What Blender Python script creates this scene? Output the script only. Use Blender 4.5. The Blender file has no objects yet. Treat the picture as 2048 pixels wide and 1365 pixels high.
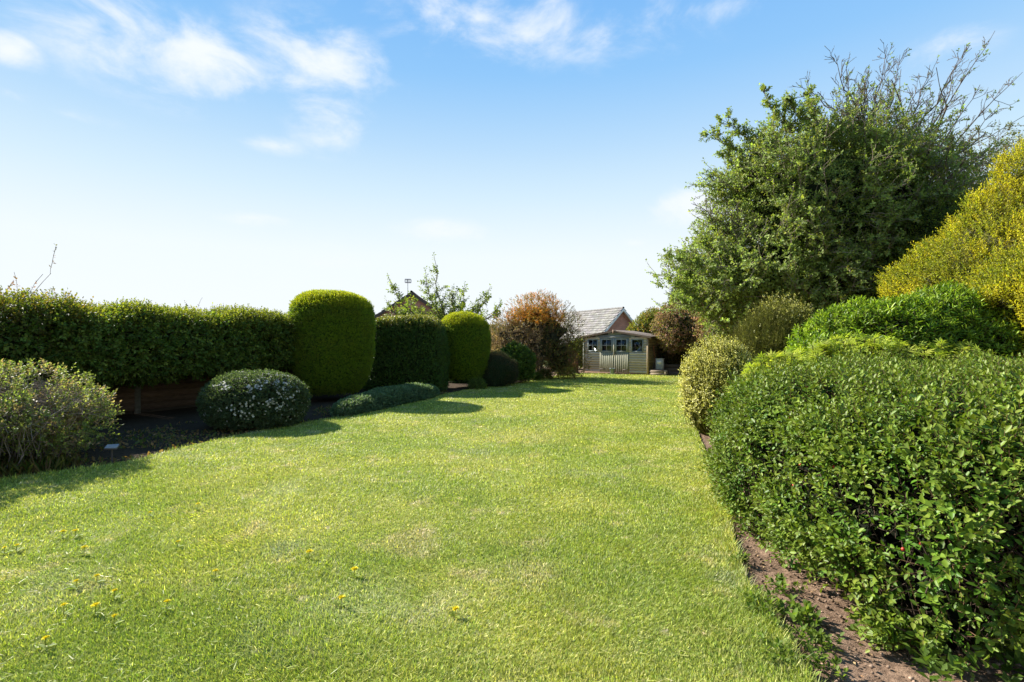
import bpy, bmesh, math, random
import numpy as np
from mathutils import Vector, Matrix

random.seed(7)
rng = np.random.default_rng(11)
S = bpy.context.scene
COL = S.collection
R = math.radians

# ------------------------------------------------------------------ camera
cam_d = bpy.data.cameras.new('camera')
cam = bpy.data.objects.new('camera', cam_d)
COL.objects.link(cam)
cam.location = (0, 0, 1.65)
cam.rotation_euler = (R(90), 0, 0)
cam_d.lens = 18.0
cam_d.sensor_width = 36.0
cam_d.clip_start = 0.05
cam_d.clip_end = 6000
S.camera = cam

# ------------------------------------------------------------------ light
SUN_EL = 35.0
SUN_AZ = 31.0          # degrees ahead of due left (-X) towards +Y
sd = Vector((-math.cos(R(SUN_AZ)) * math.cos(R(SUN_EL)), math.sin(R(SUN_AZ)) * math.cos(R(SUN_EL)), math.sin(R(SUN_EL))))
sun_l = bpy.data.lights.new('sun', 'SUN')
sun_l.energy = 5.0
sun_l.angle = R(0.55)
sun_l.color = (1.0, 0.95, 0.86)
sun = bpy.data.objects.new('sun', sun_l)
COL.objects.link(sun)
sun.rotation_euler = sd.to_track_quat('Z', 'Y').to_euler()
sun.location = (-20, 10, 30)

S.view_settings.view_transform = 'Standard'
S.view_settings.look = 'None'
S.view_settings.gamma = 1.0
S.view_settings.exposure = 1.3
S.view_settings.use_curve_mapping = False

W = bpy.data.worlds.new('World')
S.world = W
W.use_nodes = True
wt = W.node_tree
wt.nodes.clear()

def wn(t, **k):
    n = wt.nodes.new(t)
    for a, b in k.items():
        setattr(n, a, b)
    return n

def wmath(op, a, b=None, c=None, clamp=False):
    n = wn('ShaderNodeMath', operation=op, use_clamp=clamp)
    for i, v in enumerate((a, b, c)):
        if v is None:
            continue
        if isinstance(v, (int, float)):
            n.inputs[i].default_value = v
        else:
            wt.links.new(v, n.inputs[i])
    return n.outputs[0]

def wvec(op, a, b):
    n = wn('ShaderNodeVectorMath', operation=op)
    for i, v in enumerate((a, b)):
        if isinstance(v, (tuple, list)):
            n.inputs[i].default_value = v
        elif v is not None:
            wt.links.new(v, n.inputs[i])
    return n

sky = wn('ShaderNodeTexSky', sky_type='NISHITA')
sky.sun_disc = False
sky.sun_elevation = R(SUN_EL)
sky.sun_rotation = R(-(90 - SUN_AZ))
sky.air_density = 1.0
sky.dust_density = 0.25
sky.ozone_density = 2.0
tc = wn('ShaderNodeTexCoord')
dirn = wvec('NORMALIZE', tc.outputs['Generated'], None).outputs['Vector']
# clouds: (px, py, half width px, half height px, weight) turned into directions
CL = [(330, 105, 190, 75, 1.0), (190, 40, 70, 40, .8), (620, 120, 150, 60, .95), (655, 235, 75, 55, .85), (550, 290, 60, 16, .55),
      (960, 40, 210, 60, .8), (1220, 60, 200, 50, .6), (1400, 20, 200, 30, .5), (20, 100, 50, 30, .9), (15, 185, 40, 20, .7),
      (1900, 95, 70, 35, .55), (500, 436, 95, 15, .75), (895, 465, 85, 24, .85), (665, 528, 90, 18, .7), (1405, 415, 75, 40, 1.5),
      (1270, 487, 25, 8, .6), (1160, 518, 14, 8, .5), (140, 230, 60, 14, .5), (650, 490, 70, 14, .4), (2020, 190, 50, 40, .45)]
cov = None
for (px, py, hw, hh, w) in CL:
    c = Vector(((px - 1024) / 1024, 1.0, (682.5 - py) / 1024))
    L = c.length
    c.normalize()
    sc = (1024 * L / hw, 1024 * L / hw, 1024 * L / hh)
    d1 = wvec('SUBTRACT', dirn, tuple(c)).outputs['Vector']
    d2 = wvec('MULTIPLY', d1, sc).outputs['Vector']
    ln = wvec('LENGTH', d2, None).outputs['Value']
    g = wmath('MULTIPLY', wmath('SUBTRACT', 1.0, wmath('MULTIPLY', ln, 0.62), clamp=True), w)
    cov = g if cov is None else wmath('MAXIMUM', cov, g)
mp = wn('ShaderNodeMapping')
mp.inputs['Scale'].default_value = (1, 1, 1.9)
mp.inputs['Rotation'].default_value = (0, 0, 0)
wt.links.new(dirn, mp.inputs['Vector'])
nz = wn('ShaderNodeTexNoise')
nz.inputs['Scale'].default_value = 7.5
nz.inputs['Detail'].default_value = 9
nz.inputs['Roughness'].default_value = 0.6
nz.inputs['Distortion'].default_value = 0.3
wt.links.new(mp.outputs[0], nz.inputs['Vector'])
cm = wmath('ADD', wmath('MULTIPLY', cov, 0.95), wmath('MULTIPLY', wmath('SUBTRACT', nz.outputs['Fac'], 0.5), 2.5))
mr = wn('ShaderNodeMapRange', interpolation_type='SMOOTHSTEP')
mr.inputs['From Min'].default_value = 0.10
mr.inputs['From Max'].default_value = 1.15
wt.links.new(cm, mr.inputs['Value'])
mask = wmath('MULTIPLY', mr.outputs[0], wmath('MULTIPLY', cov, 2.2, clamp=True))
# pale low air: sky whitens towards the horizon
sep = wn('ShaderNodeSeparateXYZ')
wt.links.new(dirn, sep.inputs[0])
hz = wn('ShaderNodeMapRange', interpolation_type='SMOOTHERSTEP')
hz.inputs['From Min'].default_value = 0.0
hz.inputs['From Max'].default_value = 0.50
hz.inputs['To Min'].default_value = 1.0
hz.inputs['To Max'].default_value = 0.0
wt.links.new(sep.outputs['Z'], hz.inputs['Value'])
tint = wn('ShaderNodeMix', data_type='RGBA', blend_type='MULTIPLY')
tint.inputs[0].default_value = 1.0
wt.links.new(sky.outputs[0], tint.inputs['A'])
tint.inputs['B'].default_value = (1.2, 1.3, 1.4, 1)
m1 = wn('ShaderNodeMix', data_type='RGBA')
wt.links.new(wmath('MULTIPLY', hz.outputs[0], 0.42), m1.inputs[0])
ramp = wn('ShaderNodeValToRGB')
sepz = wn('ShaderNodeSeparateXYZ'); wt.links.new(dirn, sepz.inputs[0]); wt.links.new(sepz.outputs['Z'], ramp.inputs[0])
stops = [(0.0, (3.3, 3.4, 3.45)), (.16, (3.0, 3.3, 3.45)), (.266, (2.15, 2.85, 3.35)), (.35, (1.6, 2.45, 3.35)), (.46, (1.0, 2.0, 3.3)), (.56, (.74, 1.72, 3.2)), (1.0, (.3, .8, 2.0))]
for i, (p_, c_) in enumerate(stops):
    e = ramp.color_ramp.elements[i] if i < 2 else ramp.color_ramp.elements.new(p_)
    e.position = p_; e.color = (*c_, 1)
cap = wvec('MINIMUM', tint.outputs['Result'], None)
wt.links.new(ramp.outputs[0], cap.inputs[1])
wt.links.new(cap.outputs['Vector'], m1.inputs['A'])
m1.inputs['B'].default_value = (3.15, 3.4, 3.6, 1)
m2 = wn('ShaderNodeMix', data_type='RGBA')
wt.links.new(mask, m2.inputs[0])
wt.links.new(m1.outputs['Result'], m2.inputs['A'])
m2.inputs['B'].default_value = (3.15, 3.35, 3.6, 1)
bg = wn('ShaderNodeBackground')
bg.inputs['Strength'].default_value = 0.12
wt.links.new(m2.outputs['Result'], bg.inputs['Color'])
wo = wn('ShaderNodeOutputWorld')
wt.links.new(bg.outputs[0], wo.inputs['Surface'])

# ------------------------------------------------------------------ helpers
def tag(o, label=None, cat=None, group=None, kind=None):
    if label: o['label'] = label
    if cat: o['category'] = cat
    if group: o['group'] = group
    if kind: o['kind'] = kind
    return o

def empty(name, loc, label, cat, group=None, rz=0.0):
    o = bpy.data.objects.new(name, None)
    COL.objects.link(o)
    o.empty_display_size = 0.2
    o.location = loc
    o.rotation_euler = (0, 0, rz)
    return tag(o, label, cat, group)

def link_mesh(name, me, mats, parent=None, kind=None):
    o = bpy.data.objects.new(name, me)
    COL.objects.link(o)
    for m in (mats if isinstance(mats, (list, tuple)) else [mats]):
        me.materials.append(m)
    if parent is not None:
        o.parent = parent
    if kind: o['kind'] = kind
    return o

def nrm(a):
    return a / np.maximum(np.linalg.norm(a, axis=-1, keepdims=True), 1e-9)

def hash3(i, j, k, seed):
    n = (i * 374761393 + j * 668265263 + k * 2147483647 + seed * 974634777) & 0xFFFFFFFF
    n = ((n ^ (n >> 13)) * 1274126177) & 0xFFFFFFFF
    n = n ^ (n >> 16)
    return (n & 0xFFFFFF) / float(0xFFFFFF)

def vnoise(P, freq, seed=0):
    Q = np.asarray(P, dtype=np.float64) * freq + 1000.0
    I = np.floor(Q).astype(np.int64)
    F = Q - I
    F = F * F * (3 - 2 * F)
    r = 0
    for a in (0, 1):
        for b in (0, 1):
            for c in (0, 1):
                w = (F[:, 0] if a else 1 - F[:, 0]) * (F[:, 1] if b else 1 - F[:, 1]) * (F[:, 2] if c else 1 - F[:, 2])
                r = r + w * hash3(I[:, 0] + a, I[:, 1] + b, I[:, 2] + c, seed)
    return r * 2 - 1

def fbm(P, freq, seed=0, o=3):
    r = 0; a = 1.0
    for i in range(o):
        r = r + a * vnoise(P, freq * 2 ** i, seed + i * 17)
        a *= 0.5
    return r / 1.75

class Geo:
    """collects triangles/quads with a colour per vertex, builds one mesh"""
    def __init__(self):
        self.v = []; self.c = []; self.f = []; self.n = 0
    def add(self, verts, faces, col, mat=0):
        # verts (n,3); faces (m,k) array ; col (3,) or (n,3)
        verts = np.asarray(verts, dtype=np.float32).reshape(-1, 3)
        faces = np.asarray(faces, dtype=np.int64)
        col = np.asarray(col, dtype=np.float32)
        if col.ndim == 1:
            col = np.tile(col, (len(verts), 1))
        self.v.append(verts); self.c.append(col)
        self.f.append((faces + self.n, mat))
        self.n += len(verts)
    def stamp(self, tmpl, faces, p, d, n, s, col, mat=0, w=None):
        """stamp a template (side, along, normal) at points p with direction d, normal n, size s"""
        if len(p) == 0: return
        t = np.asarray(tmpl, dtype=np.float64)
        d = nrm(d)
        x = nrm(np.cross(d, n))
        z = np.cross(x, d)
        N = len(p); k = len(t)
        s = np.broadcast_to(np.asarray(s, dtype=np.float64).reshape(-1, 1, 1) if np.ndim(s) else np.full((1, 1, 1), s), (N, 1, 1))
        ww = 1.0 if w is None else np.asarray(w).reshape(-1, 1, 1)
        V = p[:, None, :] + s * (ww * t[None, :, 0:1] * x[:, None, :] + t[None, :, 1:2] * d[:, None, :] + t[None, :, 2:3] * z[:, None, :])
        C = np.repeat(np.broadcast_to(col, (N, 3)), k, axis=0)
        for fl in faces:
            F = np.asarray(fl)[None] + (np.arange(N) * k)[:, None, None]
            F = F.reshape(-1, np.asarray(fl).shape[1])
            self.f.append((F + self.n, mat))
        self.v.append(V.reshape(-1, 3).astype(np.float32)); self.c.append(C.astype(np.float32))
        self.n += N * k
    def tubes(self, A, B, ra, rb, col, sides=4, mat=0):
        A = np.asarray(A, dtype=np.float64).reshape(-1, 3); B = np.asarray(B, dtype=np.float64).reshape(-1, 3)
        if len(A) == 0: return
        N = len(A)
        ra = np.broadcast_to(ra, (N,)); rb = np.broadcast_to(rb, (N,))
        d = nrm(B - A)
        ref = np.where(np.abs(d[:, 2:3]) > 0.9, np.array([[1., 0, 0]]), np.array([[0, 0, 1.]]))
        x = nrm(np.cross(d, ref)); y = np.cross(d, x)
        a = np.arange(sides) * 2 * math.pi / sides
        ring = np.cos(a)[None, :, None] * x[:, None, :] + np.sin(a)[None, :, None] * y[:, None, :]
        V = np.concatenate([A[:, None] + ring * ra[:, None, None], B[:, None] + ring * rb[:, None, None]], 1)
        i = np.arange(sides); j = (i + 1) % sides
        q = np.stack([i, j, j + sides, i + sides], 1)
        F = (q[None] + (np.arange(N) * 2 * sides)[:, None, None]).reshape(-1, 4)
        c = np.asarray(col, dtype=np.float32)
        if c.ndim == 2: c = np.repeat(c, 2 * sides, axis=0)
        self.add(V.reshape(-1, 3), F, c, mat)
    def build(self, name, mats, parent=None, kind=None, smooth=False):
        me = bpy.data.meshes.new(name)
        V = np.concatenate(self.v) if self.v else np.zeros((0, 3), np.float32)
        C = np.concatenate(self.c) if self.c else np.zeros((0, 3), np.float32)
        me.vertices.add(len(V)); me.vertices.foreach_set('co', V.ravel())
        loops = np.concatenate([f.ravel() for f, m in self.f])
        tot = np.concatenate([np.full(len(f), f.shape[1]) for f, m in self.f])
        mi = np.concatenate([np.full(len(f), m) for f, m in self.f])
        st = np.concatenate([[0], np.cumsum(tot)[:-1]])
        me.loops.add(len(loops)); me.loops.foreach_set('vertex_index', loops.astype(np.int32))
        me.polygons.add(len(tot))
        me.polygons.foreach_set('loop_start', st.astype(np.int32))
        me.polygons.foreach_set('loop_total', tot.astype(np.int32))
        me.polygons.foreach_set('material_index', mi.astype(np.int32))
        if smooth: me.polygons.foreach_set('use_smooth', np.ones(len(tot), dtype=bool))
        me.update(calc_edges=True)
        at = me.color_attributes.new('Col', 'FLOAT_COLOR', 'POINT')
        at.data.foreach_set('color', np.concatenate([C, np.ones((len(C), 1), np.float32)], 1).ravel())
        return link_mesh(name, me, mats, parent, kind)

# leaf templates (side, along, normal)
T_LEAF6 = ([(0, 0, 0), (.26, .32, .07), (.22, .68, .05), (0, 1, -.10), (-.22, .68, .05), (-.26, .32, .07)], [[(0, 1, 2, 3), (0, 3, 4, 5)]])
T_LEAF4 = ([(0, 0, 0), (.30, .45, .08), (0, 1, -.05), (-.30, .45, .08)], [[(0, 1, 2), (0, 2, 3)]])
T_LONG = ([(0, 0, 0), (.13, .35, .04), (.11, .7, 0), (0, 1, -.14), (-.11, .7, 0), (-.13, .35, .04)], [[(0, 1, 2, 3), (0, 3, 4, 5)]])
T_NEEDLE = ([(-.09, 0, 0), (.09, 0, 0), (0, 1, 0)], [[(0, 1, 2)]])
T_SPRIG = ([(-.10, 0, 0), (.10, 0, 0), (.22, .55, .05), (0, 1, -.04), (-.22, .55, .05)], [[(0, 1, 2), (0, 2, 3), (0, 3, 4)]])
def _pal(n, spread):
    v = [(0, 0, 0)]; f = []
    for i in range(n):
        a = (i - (n - 1) / 2) * spread
        L = 1.0 - 0.35 * abs(i - (n - 1) / 2) / ((n - 1) / 2)
        for da, l, z in ((-.17, .55, .03), (0, 1.0, -.12), (.17, .55, .03)):
            v.append((math.sin(a + da) * L * l, math.cos(a + da) * L * l, z))
        b = 1 + i * 3
        f.append((0, b, b + 1, b + 2))
    return (v, [f])
T_PALM = _pal(5, 0.55)
def _lobed():
    # three-lobed hawthorn-like leaf
    return ([(0, 0, 0), (.38, .30, .05), (.20, .48, .02), (.30, .78, .02), (0, 1, -.08), (-.30, .78, .02), (-.20, .48, .02), (-.38, .30, .05)],
            [[(0, 1, 2), (0, 2, 4), (2, 3, 4), (0, 4, 6), (4, 5, 6), (0, 6, 7)]])
T_LOBE = _lobed()
def _flower(n=5):
    v = [(0, 0, 0)]; f = []
    for i in range(n):
        a = i * 2 * math.pi / n
        for da, l in ((-.42, .8), (0, 1), (.42, .8)):
            v.append((math.cos(a + da) * l, math.sin(a + da) * l, .15))
        b = 1 + 3 * i
        f.append((0, b, b + 1, b + 2))
    return (v, [f])
T_FLOWER = _flower()

def rand_dirs(n):
    return nrm(rng.normal(size=(n, 3)))

def colmix(cols, n, jit=0.14, w=None):
    cols = np.asarray(cols, dtype=np.float64)
    i = rng.choice(len(cols), size=n, p=w)
    j = rng.choice(len(cols), size=n, p=w)
    t = rng.random((n, 1))
    c = cols[i] * t + cols[j] * (1 - t)
    return c * np.exp(rng.normal(size=(n, 1)) * jit)

def shoots(g, p, d, L, m, leaf, tmpl, cols, mat=0, stem=None, stem_r=0.0025, flat=0.0, open_=0.9, jit=0.14, droop=0.0, cw=None, young=None):
    """leafy shoots: at p, growing along d, length L, m leaves of size leaf"""
    N = len(p)
    if N == 0: return
    d = nrm(d)
    ref = rand_dirs(N)
    u = nrm(np.cross(d, ref)); v = np.cross(d, u)
    L = np.broadcast_to(L, (N,)); leaf = np.broadcast_to(leaf, (N,))
    ph = rng.random(N) * 6.28
    base = colmix(cols, N, jit, cw)
    for i in range(m):
        t = (i + 0.6) / m
        a = ph + i * 2.4
        rad = np.cos(a)[:, None] * u + np.sin(a)[:, None] * v
        ld = nrm(d * (0.25 + 0.8 * t) + rad * (open_ * (1.1 - 0.5 * t)) + rng.normal(size=(N, 3)) * 0.18 + np.array([0, 0, -droop]))
        ln = d * 1.0 + np.array([0, 0, flat]) - rad * 0.3 + rng.normal(size=(N, 3)) * 0.25
        sz = leaf * (1.0 - 0.3 * t) * (0.75 + 0.5 * rng.random(N))
        c = base * np.exp(rng.normal(size=(N, 1)) * jit * 0.6)
        if young is not None:
            c = c * (1 - 0.5 * t) + np.asarray(young) * (0.5 * t)
        g.stamp(tmpl[0], tmpl[1], p + d * (L * t)[:, None], ld, ln, sz, c, mat)
    if stem is not None:
        g.tubes(p, p + d * L[:, None], stem_r, stem_r * 0.5, stem[0], 3, stem[1])

# ---- hulls
def grid_faces(nt, na):
    i, j = np.meshgrid(np.arange(nt - 1), np.arange(na), indexing='ij')
    a = i * na + j; b = i * na + (j + 1) % na
    c = (i + 1) * na + (j + 1) % na; d = (i + 1) * na + j
    return np.stack([a.ravel(), b.ravel(), c.ravel(), d.ravel()], 1)

def plan_radius(poly, c, ang):
    P = np.asarray(poly, dtype=float) - c
    out = np.zeros(len(ang))
    for k, a in enumerate(ang):
        d = np.array([math.cos(a), math.sin(a)])
        best = 0
        for i in range(len(P)):
            p, q = P[i], P[(i + 1) % len(P)]
            e = q - p
            den = d[0] * e[1] - d[1] * e[0]
            if abs(den) < 1e-9: continue
            t = (p[0] * e[1] - p[1] * e[0]) / den
            s = (p[0] * d[1] - p[1] * d[0]) / den
            if t > 0 and -1e-6 <= s <= 1 + 1e-6: best = max(best, t)
        out[k] = best
    return out

def plan_hull(poly, h, z0=0.0, n=3.0, under=0.0, amp=0.06, freq=1.2, seed=1, na=110, nt=44, smooth=3, hfun=None, center=None):
    c = np.mean(np.asarray(poly, dtype=float), axis=0) if center is None else np.asarray(center, dtype=float)
    ang = np.arange(na) * 2 * math.pi / na
    Rr = plan_radius(poly, c, ang)
    for _ in range(smooth):
        Rr = 0.25 * np.roll(Rr, 1) + 0.5 * Rr + 0.25 * np.roll(Rr, -1)
    t = np.linspace(0, 1, nt) ** 0.9 * math.pi / 2
    rr = np.cos(t).clip(0, 1) ** (2.0 / n); zz = np.sin(t).clip(0, 1) ** (2.0 / n)
    rr = rr * (1 - under * (1 - zz) ** 2)
    V = np.zeros((nt, na, 3))
    V[:, :, 0] = c[0] + rr[:, None] * (Rr * np.cos(ang))[None]
    V[:, :, 1] = c[1] + rr[:, None] * (Rr * np.sin(ang))[None]
    hh = h
    if hfun is not None:
        hh = hfun(V[:, :, 0], V[:, :, 1])
    V[:, :, 2] = z0 + zz[:, None] * hh
    V = V.reshape(-1, 3)
    F = grid_faces(nt, na)
    V = displace(V, F, amp, freq, seed)
    return V, F

def ball_hull(c, r, n=2.0, amp=0.1, freq=1.0, seed=1, na=64, nt=36, zmin=-1.0, top=None):
    t = np.linspace(math.asin(max(zmin, -1)), math.pi / 2, nt)
    a = np.arange(na) * 2 * math.pi / na
    e = 2.0 / n
    ct = np.cos(t).clip(0, 1) ** e; st = np.sign(np.sin(t)) * np.abs(np.sin(t)) ** e
    V = np.zeros((nt, na, 3))
    V[:, :, 0] = c[0] + r[0] * ct[:, None] * np.cos(a)[None]
    V[:, :, 1] = c[1] + r[1] * ct[:, None] * np.sin(a)[None]
    V[:, :, 2] = c[2] + r[2] * st[:, None]
    V = V.reshape(-1, 3); F = grid_faces(nt, na)
    return displace(V, F, amp, freq, seed), F

def prof_hull(c, prof, amp, freq, seed, na=90, nt=60, sx=1.0, sy=1.0):
    """lathe hull: prof = list of (r, z)"""
    pr = np.asarray(prof, dtype=float)
    s = np.linspace(0, len(pr) - 1, nt)
    r = np.interp(s, np.arange(len(pr)), pr[:, 0]); z = np.interp(s, np.arange(len(pr)), pr[:, 1])
    for _ in range(4):
        r[1:-1] = .25 * r[:-2] + .5 * r[1:-1] + .25 * r[2:]; z[1:-1] = .25 * z[:-2] + .5 * z[1:-1] + .25 * z[2:]
    a = np.arange(na) * 2 * math.pi / na
    V = np.stack([c[0] + sx * r[:, None] * np.cos(a)[None], c[1] + sy * r[:, None] * np.sin(a)[None], np.repeat(z[:, None], na, 1)], -1).reshape(-1, 3)
    F = grid_faces(nt, na)
    return displace(V, F, amp, freq, seed), F

def face_info(V, F):
    a, b, c, d = V[F[:, 0]], V[F[:, 1]], V[F[:, 2]], V[F[:, 3]]
    n = np.cross(c - a, d - b)
    ar = np.linalg.norm(n, axis=1) * 0.5
    return nrm(n), ar

def displace(V, F, amp, freq, seed):
    n, ar = face_info(V, F)
    vn = np.zeros_like(V)
    for k in range(4):
        np.add.at(vn, F[:, k], n * ar[:, None])
    vn = nrm(vn)
    return V + vn * (amp * fbm(V, freq, seed))[:, None]

def scatter(hull, N, depth=(0, .1), zlo=None, gap=0.0, gapf=3.0, seed=5, wfun=None, clump=0.0, clumpf=2.0):
    V, F = hull
    n, ar = face_info(V, F)
    w = ar.copy()
    if wfun is not None:
        cen = V[F].mean(1)
        w = w * wfun(cen, n)
    if zlo is not None:
        w = w * (V[F].mean(1)[:, 2] > zlo)
    w = w / w.sum()
    i = rng.choice(len(F), size=N, p=w)
    u = rng.random((N, 1)); v = rng.random((N, 1))
    P = (V[F[i, 0]] * (1 - u) + V[F[i, 1]] * u) * (1 - v) + (V[F[i, 3]] * (1 - u) + V[F[i, 2]] * u) * v
    nn = n[i]
    dp = depth[0] + (depth[1] - depth[0]) * rng.random(N) ** 1.3
    if clump > 0:
        dp = dp - clump * fbm(P, clumpf, seed + 3, 2)
    P = P - nn * dp[:, None]
    if gap > 0:
        keep = (vnoise(P, gapf, seed) + 0.45 * vnoise(P, gapf * 2.3, seed + 9)) > (-1.2 + gap * 1.6) + 0.0
        keep = keep | (dp > depth[1] * 0.8)
        P, nn = P[keep], nn[keep]
    return P, nn

def core(g, hull, inset, col, mat=1):  # inset shell: inner mass, coloured dark for the shade between the leaves
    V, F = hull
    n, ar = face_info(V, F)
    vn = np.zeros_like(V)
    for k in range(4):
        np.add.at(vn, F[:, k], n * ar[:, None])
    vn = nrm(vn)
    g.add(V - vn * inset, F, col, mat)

# ---- materials
def mat_new(name):
    m = bpy.data.materials.new(name)
    m.use_nodes = True
    m.node_tree.nodes.clear()
    return m, m.node_tree

def N_(nt, t, **k):
    n = nt.nodes.new(t)
    for a, b in k.items(): setattr(n, a, b)
    return n

def leaf_mat(name, trans=0.35, rough=0.45, spec=0.4, tboost=(1.3, 1.35, 0.6), nscale=30.0, warm=(1.4, 1.12, .8)):
    m, nt = mat_new(name)
    L = nt.links
    vc = N_(nt, 'ShaderNodeVertexColor', layer_name='Col')
    tcn = N_(nt, 'ShaderNodeTexCoord')
    no = N_(nt, 'ShaderNodeTexNoise'); no.inputs['Scale'].default_value = nscale
    L.new(tcn.outputs['Object'], no.inputs['Vector'])
    mrr = N_(nt, 'ShaderNodeMapRange'); mrr.inputs['To Min'].default_value = 0.72; mrr.inputs['To Max'].default_value = 1.28
    L.new(no.outputs['Fac'], mrr.inputs['Value'])
    mul = N_(nt, 'ShaderNodeVectorMath', operation='SCALE')
    wm = N_(nt, 'ShaderNodeVectorMath', operation='MULTIPLY'); wm.inputs[1].default_value = warm
    L.new(vc.outputs['Color'], wm.inputs[0])
    L.new(wm.outputs[0], mul.inputs[0]); L.new(mrr.outputs[0], mul.inputs['Scale'])
    p = N_(nt, 'ShaderNodeBsdfPrincipled')
    p.inputs['Roughness'].default_value = rough
    p.inputs['Specular IOR Level'].default_value = spec
    L.new(mul.outputs[0], p.inputs['Base Color'])
    tr = N_(nt, 'ShaderNodeBsdfTranslucent')
    tm = N_(nt, 'ShaderNodeVectorMath', operation='MULTIPLY')
    tm.inputs[1].default_value = tboost
    L.new(mul.outputs[0], tm.inputs[0]); L.new(tm.outputs[0], tr.inputs['Color'])
    mx = N_(nt, 'ShaderNodeMixShader'); mx.inputs[0].default_value = trans
    L.new(p.outputs[0], mx.inputs[1]); L.new(tr.outputs[0], mx.inputs[2])
    o = N_(nt, 'ShaderNodeOutputMaterial'); L.new(mx.outputs[0], o.inputs['Surface'])
    return m

def simple(name, col, rough=0.8, spec=0.3, nscale=8.0, var=0.25, bump=0.3, stretch=(1, 1, 1), metal=0.0, detail=5, usecol=False, bscale=None):
    m, nt = mat_new(name)
    L = nt.links
    tcn = N_(nt, 'ShaderNodeTexCoord')
    mpn = N_(nt, 'ShaderNodeMapping'); mpn.inputs['Scale'].default_value = stretch
    L.new(tcn.outputs['Object'], mpn.inputs['Vector'])
    no = N_(nt, 'ShaderNodeTexNoise'); no.inputs['Scale'].default_value = nscale; no.inputs['Detail'].default_value = detail
    L.new(mpn.outputs[0], no.inputs['Vector'])
    mrr = N_(nt, 'ShaderNodeMapRange'); mrr.inputs['From Min'].default_value = .25; mrr.inputs['From Max'].default_value = .75
    mrr.inputs['To Min'].default_value = 1 - var; mrr.inputs['To Max'].default_value = 1 + var
    L.new(no.outputs['Fac'], mrr.inputs['Value'])
    mul = N_(nt, 'ShaderNodeVectorMath', operation='SCALE')
    if usecol:
        vc = N_(nt, 'ShaderNodeVertexColor', layer_name='Col'); L.new(vc.outputs['Color'], mul.inputs[0])
    else:
        mul.inputs[0].default_value = col[:3]
    L.new(mrr.outputs[0], mul.inputs['Scale'])
    p = N_(nt, 'ShaderNodeBsdfPrincipled')
    p.inputs['Roughness'].default_value = rough; p.inputs['Metallic'].default_value = metal
    p.inputs['Specular IOR Level'].default_value = spec
    L.new(mul.outputs[0], p.inputs['Base Color'])
    if bump:
        b = N_(nt, 'ShaderNodeBump'); b.inputs['Strength'].default_value = bump; b.inputs['Distance'].default_value = 0.02
        L.new(no.outputs['Fac'], b.inputs['Height']); L.new(b.outputs[0], p.inputs['Normal'])
    o = N_(nt, 'ShaderNodeOutputMaterial'); L.new(p.outputs[0], o.inputs['Surface'])
    return m

M_LEAF = leaf_mat('leaf', 0.46, 0.55, 0.22)
M_GLOSS = leaf_mat('glossy_leaf', 0.36, 0.36, 0.22)
M_CORE = simple('dark_shade_core', (.02, .03, .012), 0.9, 0.1, 25, .5, .8, usecol=True)  # dark core colour carries the shade deep inside the shrubs
M_BARK = simple('bark', (.12, .09, .06), 0.9, 0.1, 20, .35, .6, usecol=True)
M_PETAL = leaf_mat('petal', 0.25, 0.6, 0.2, (1.1, 1.1, 1.0), warm=(1, 1, 1))

# ------------------------------------------------------------------ ground, lawn
LAWN = [(1.30, 0.3), (1.42, 2.48), (1.53, 2.98), (1.58, 3.4), (1.74, 3.95), (2.05, 4.9), (2.35, 5.9), (2.90, 7.7), (3.45, 9.6), (4.3, 12.5),
        (5.8, 17), (7.2, 21), (8.2, 24.3), (6.6, 24.6), (5.3, 24.9), (4.3, 25.6), (3.2, 26.0), (1.8, 23.4), (0.5, 20.6), (-.6, 18.6), (-1.6, 17), (-2.2, 15.3),
        (-3.0, 12.9), (-3.8, 10.9), (-4.2, 10.1), (-4.8, 8.8), (-5.1, 7.6), (-5.2, 6.9), (-6.1, 6.0), (-7.2, 5.0), (-8.2, 3.5), (-8.5, .3)]

def inpoly(x, y, poly):
    r = np.zeros(len(x), dtype=bool)
    n = len(poly)
    j = n - 1
    for i in range(n):
        xi, yi = poly[i]; xj, yj = poly[j]
        c = ((yi > y) != (yj > y)) & (x < (xj - xi) * (y - yi) / (yj - yi + 1e-12) + xi)
        r ^= c
        j = i
    return r

def polydist(x, y, poly):
    d = np.full(len(x), 1e9)
    for i in range(len(poly)):
        a = np.array(poly[i]); b = np.array(poly[(i + 1) % len(poly)])
        e = b - a
        t = (((x - a[0]) * e[0] + (y - a[1]) * e[1]) / (e @ e)).clip(0, 1)
        d = np.minimum(d, np.hypot(x - a[0] - t * e[0], y - a[1] - t * e[1]))
    return d

def lawn_z(x, y):
    P = np.stack([x, y, np.zeros_like(x)], 1)
    return 0.035 + 0.018 * vnoise(P, 0.55, 3) + 0.006 * vnoise(P, 2.2, 4)

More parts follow.
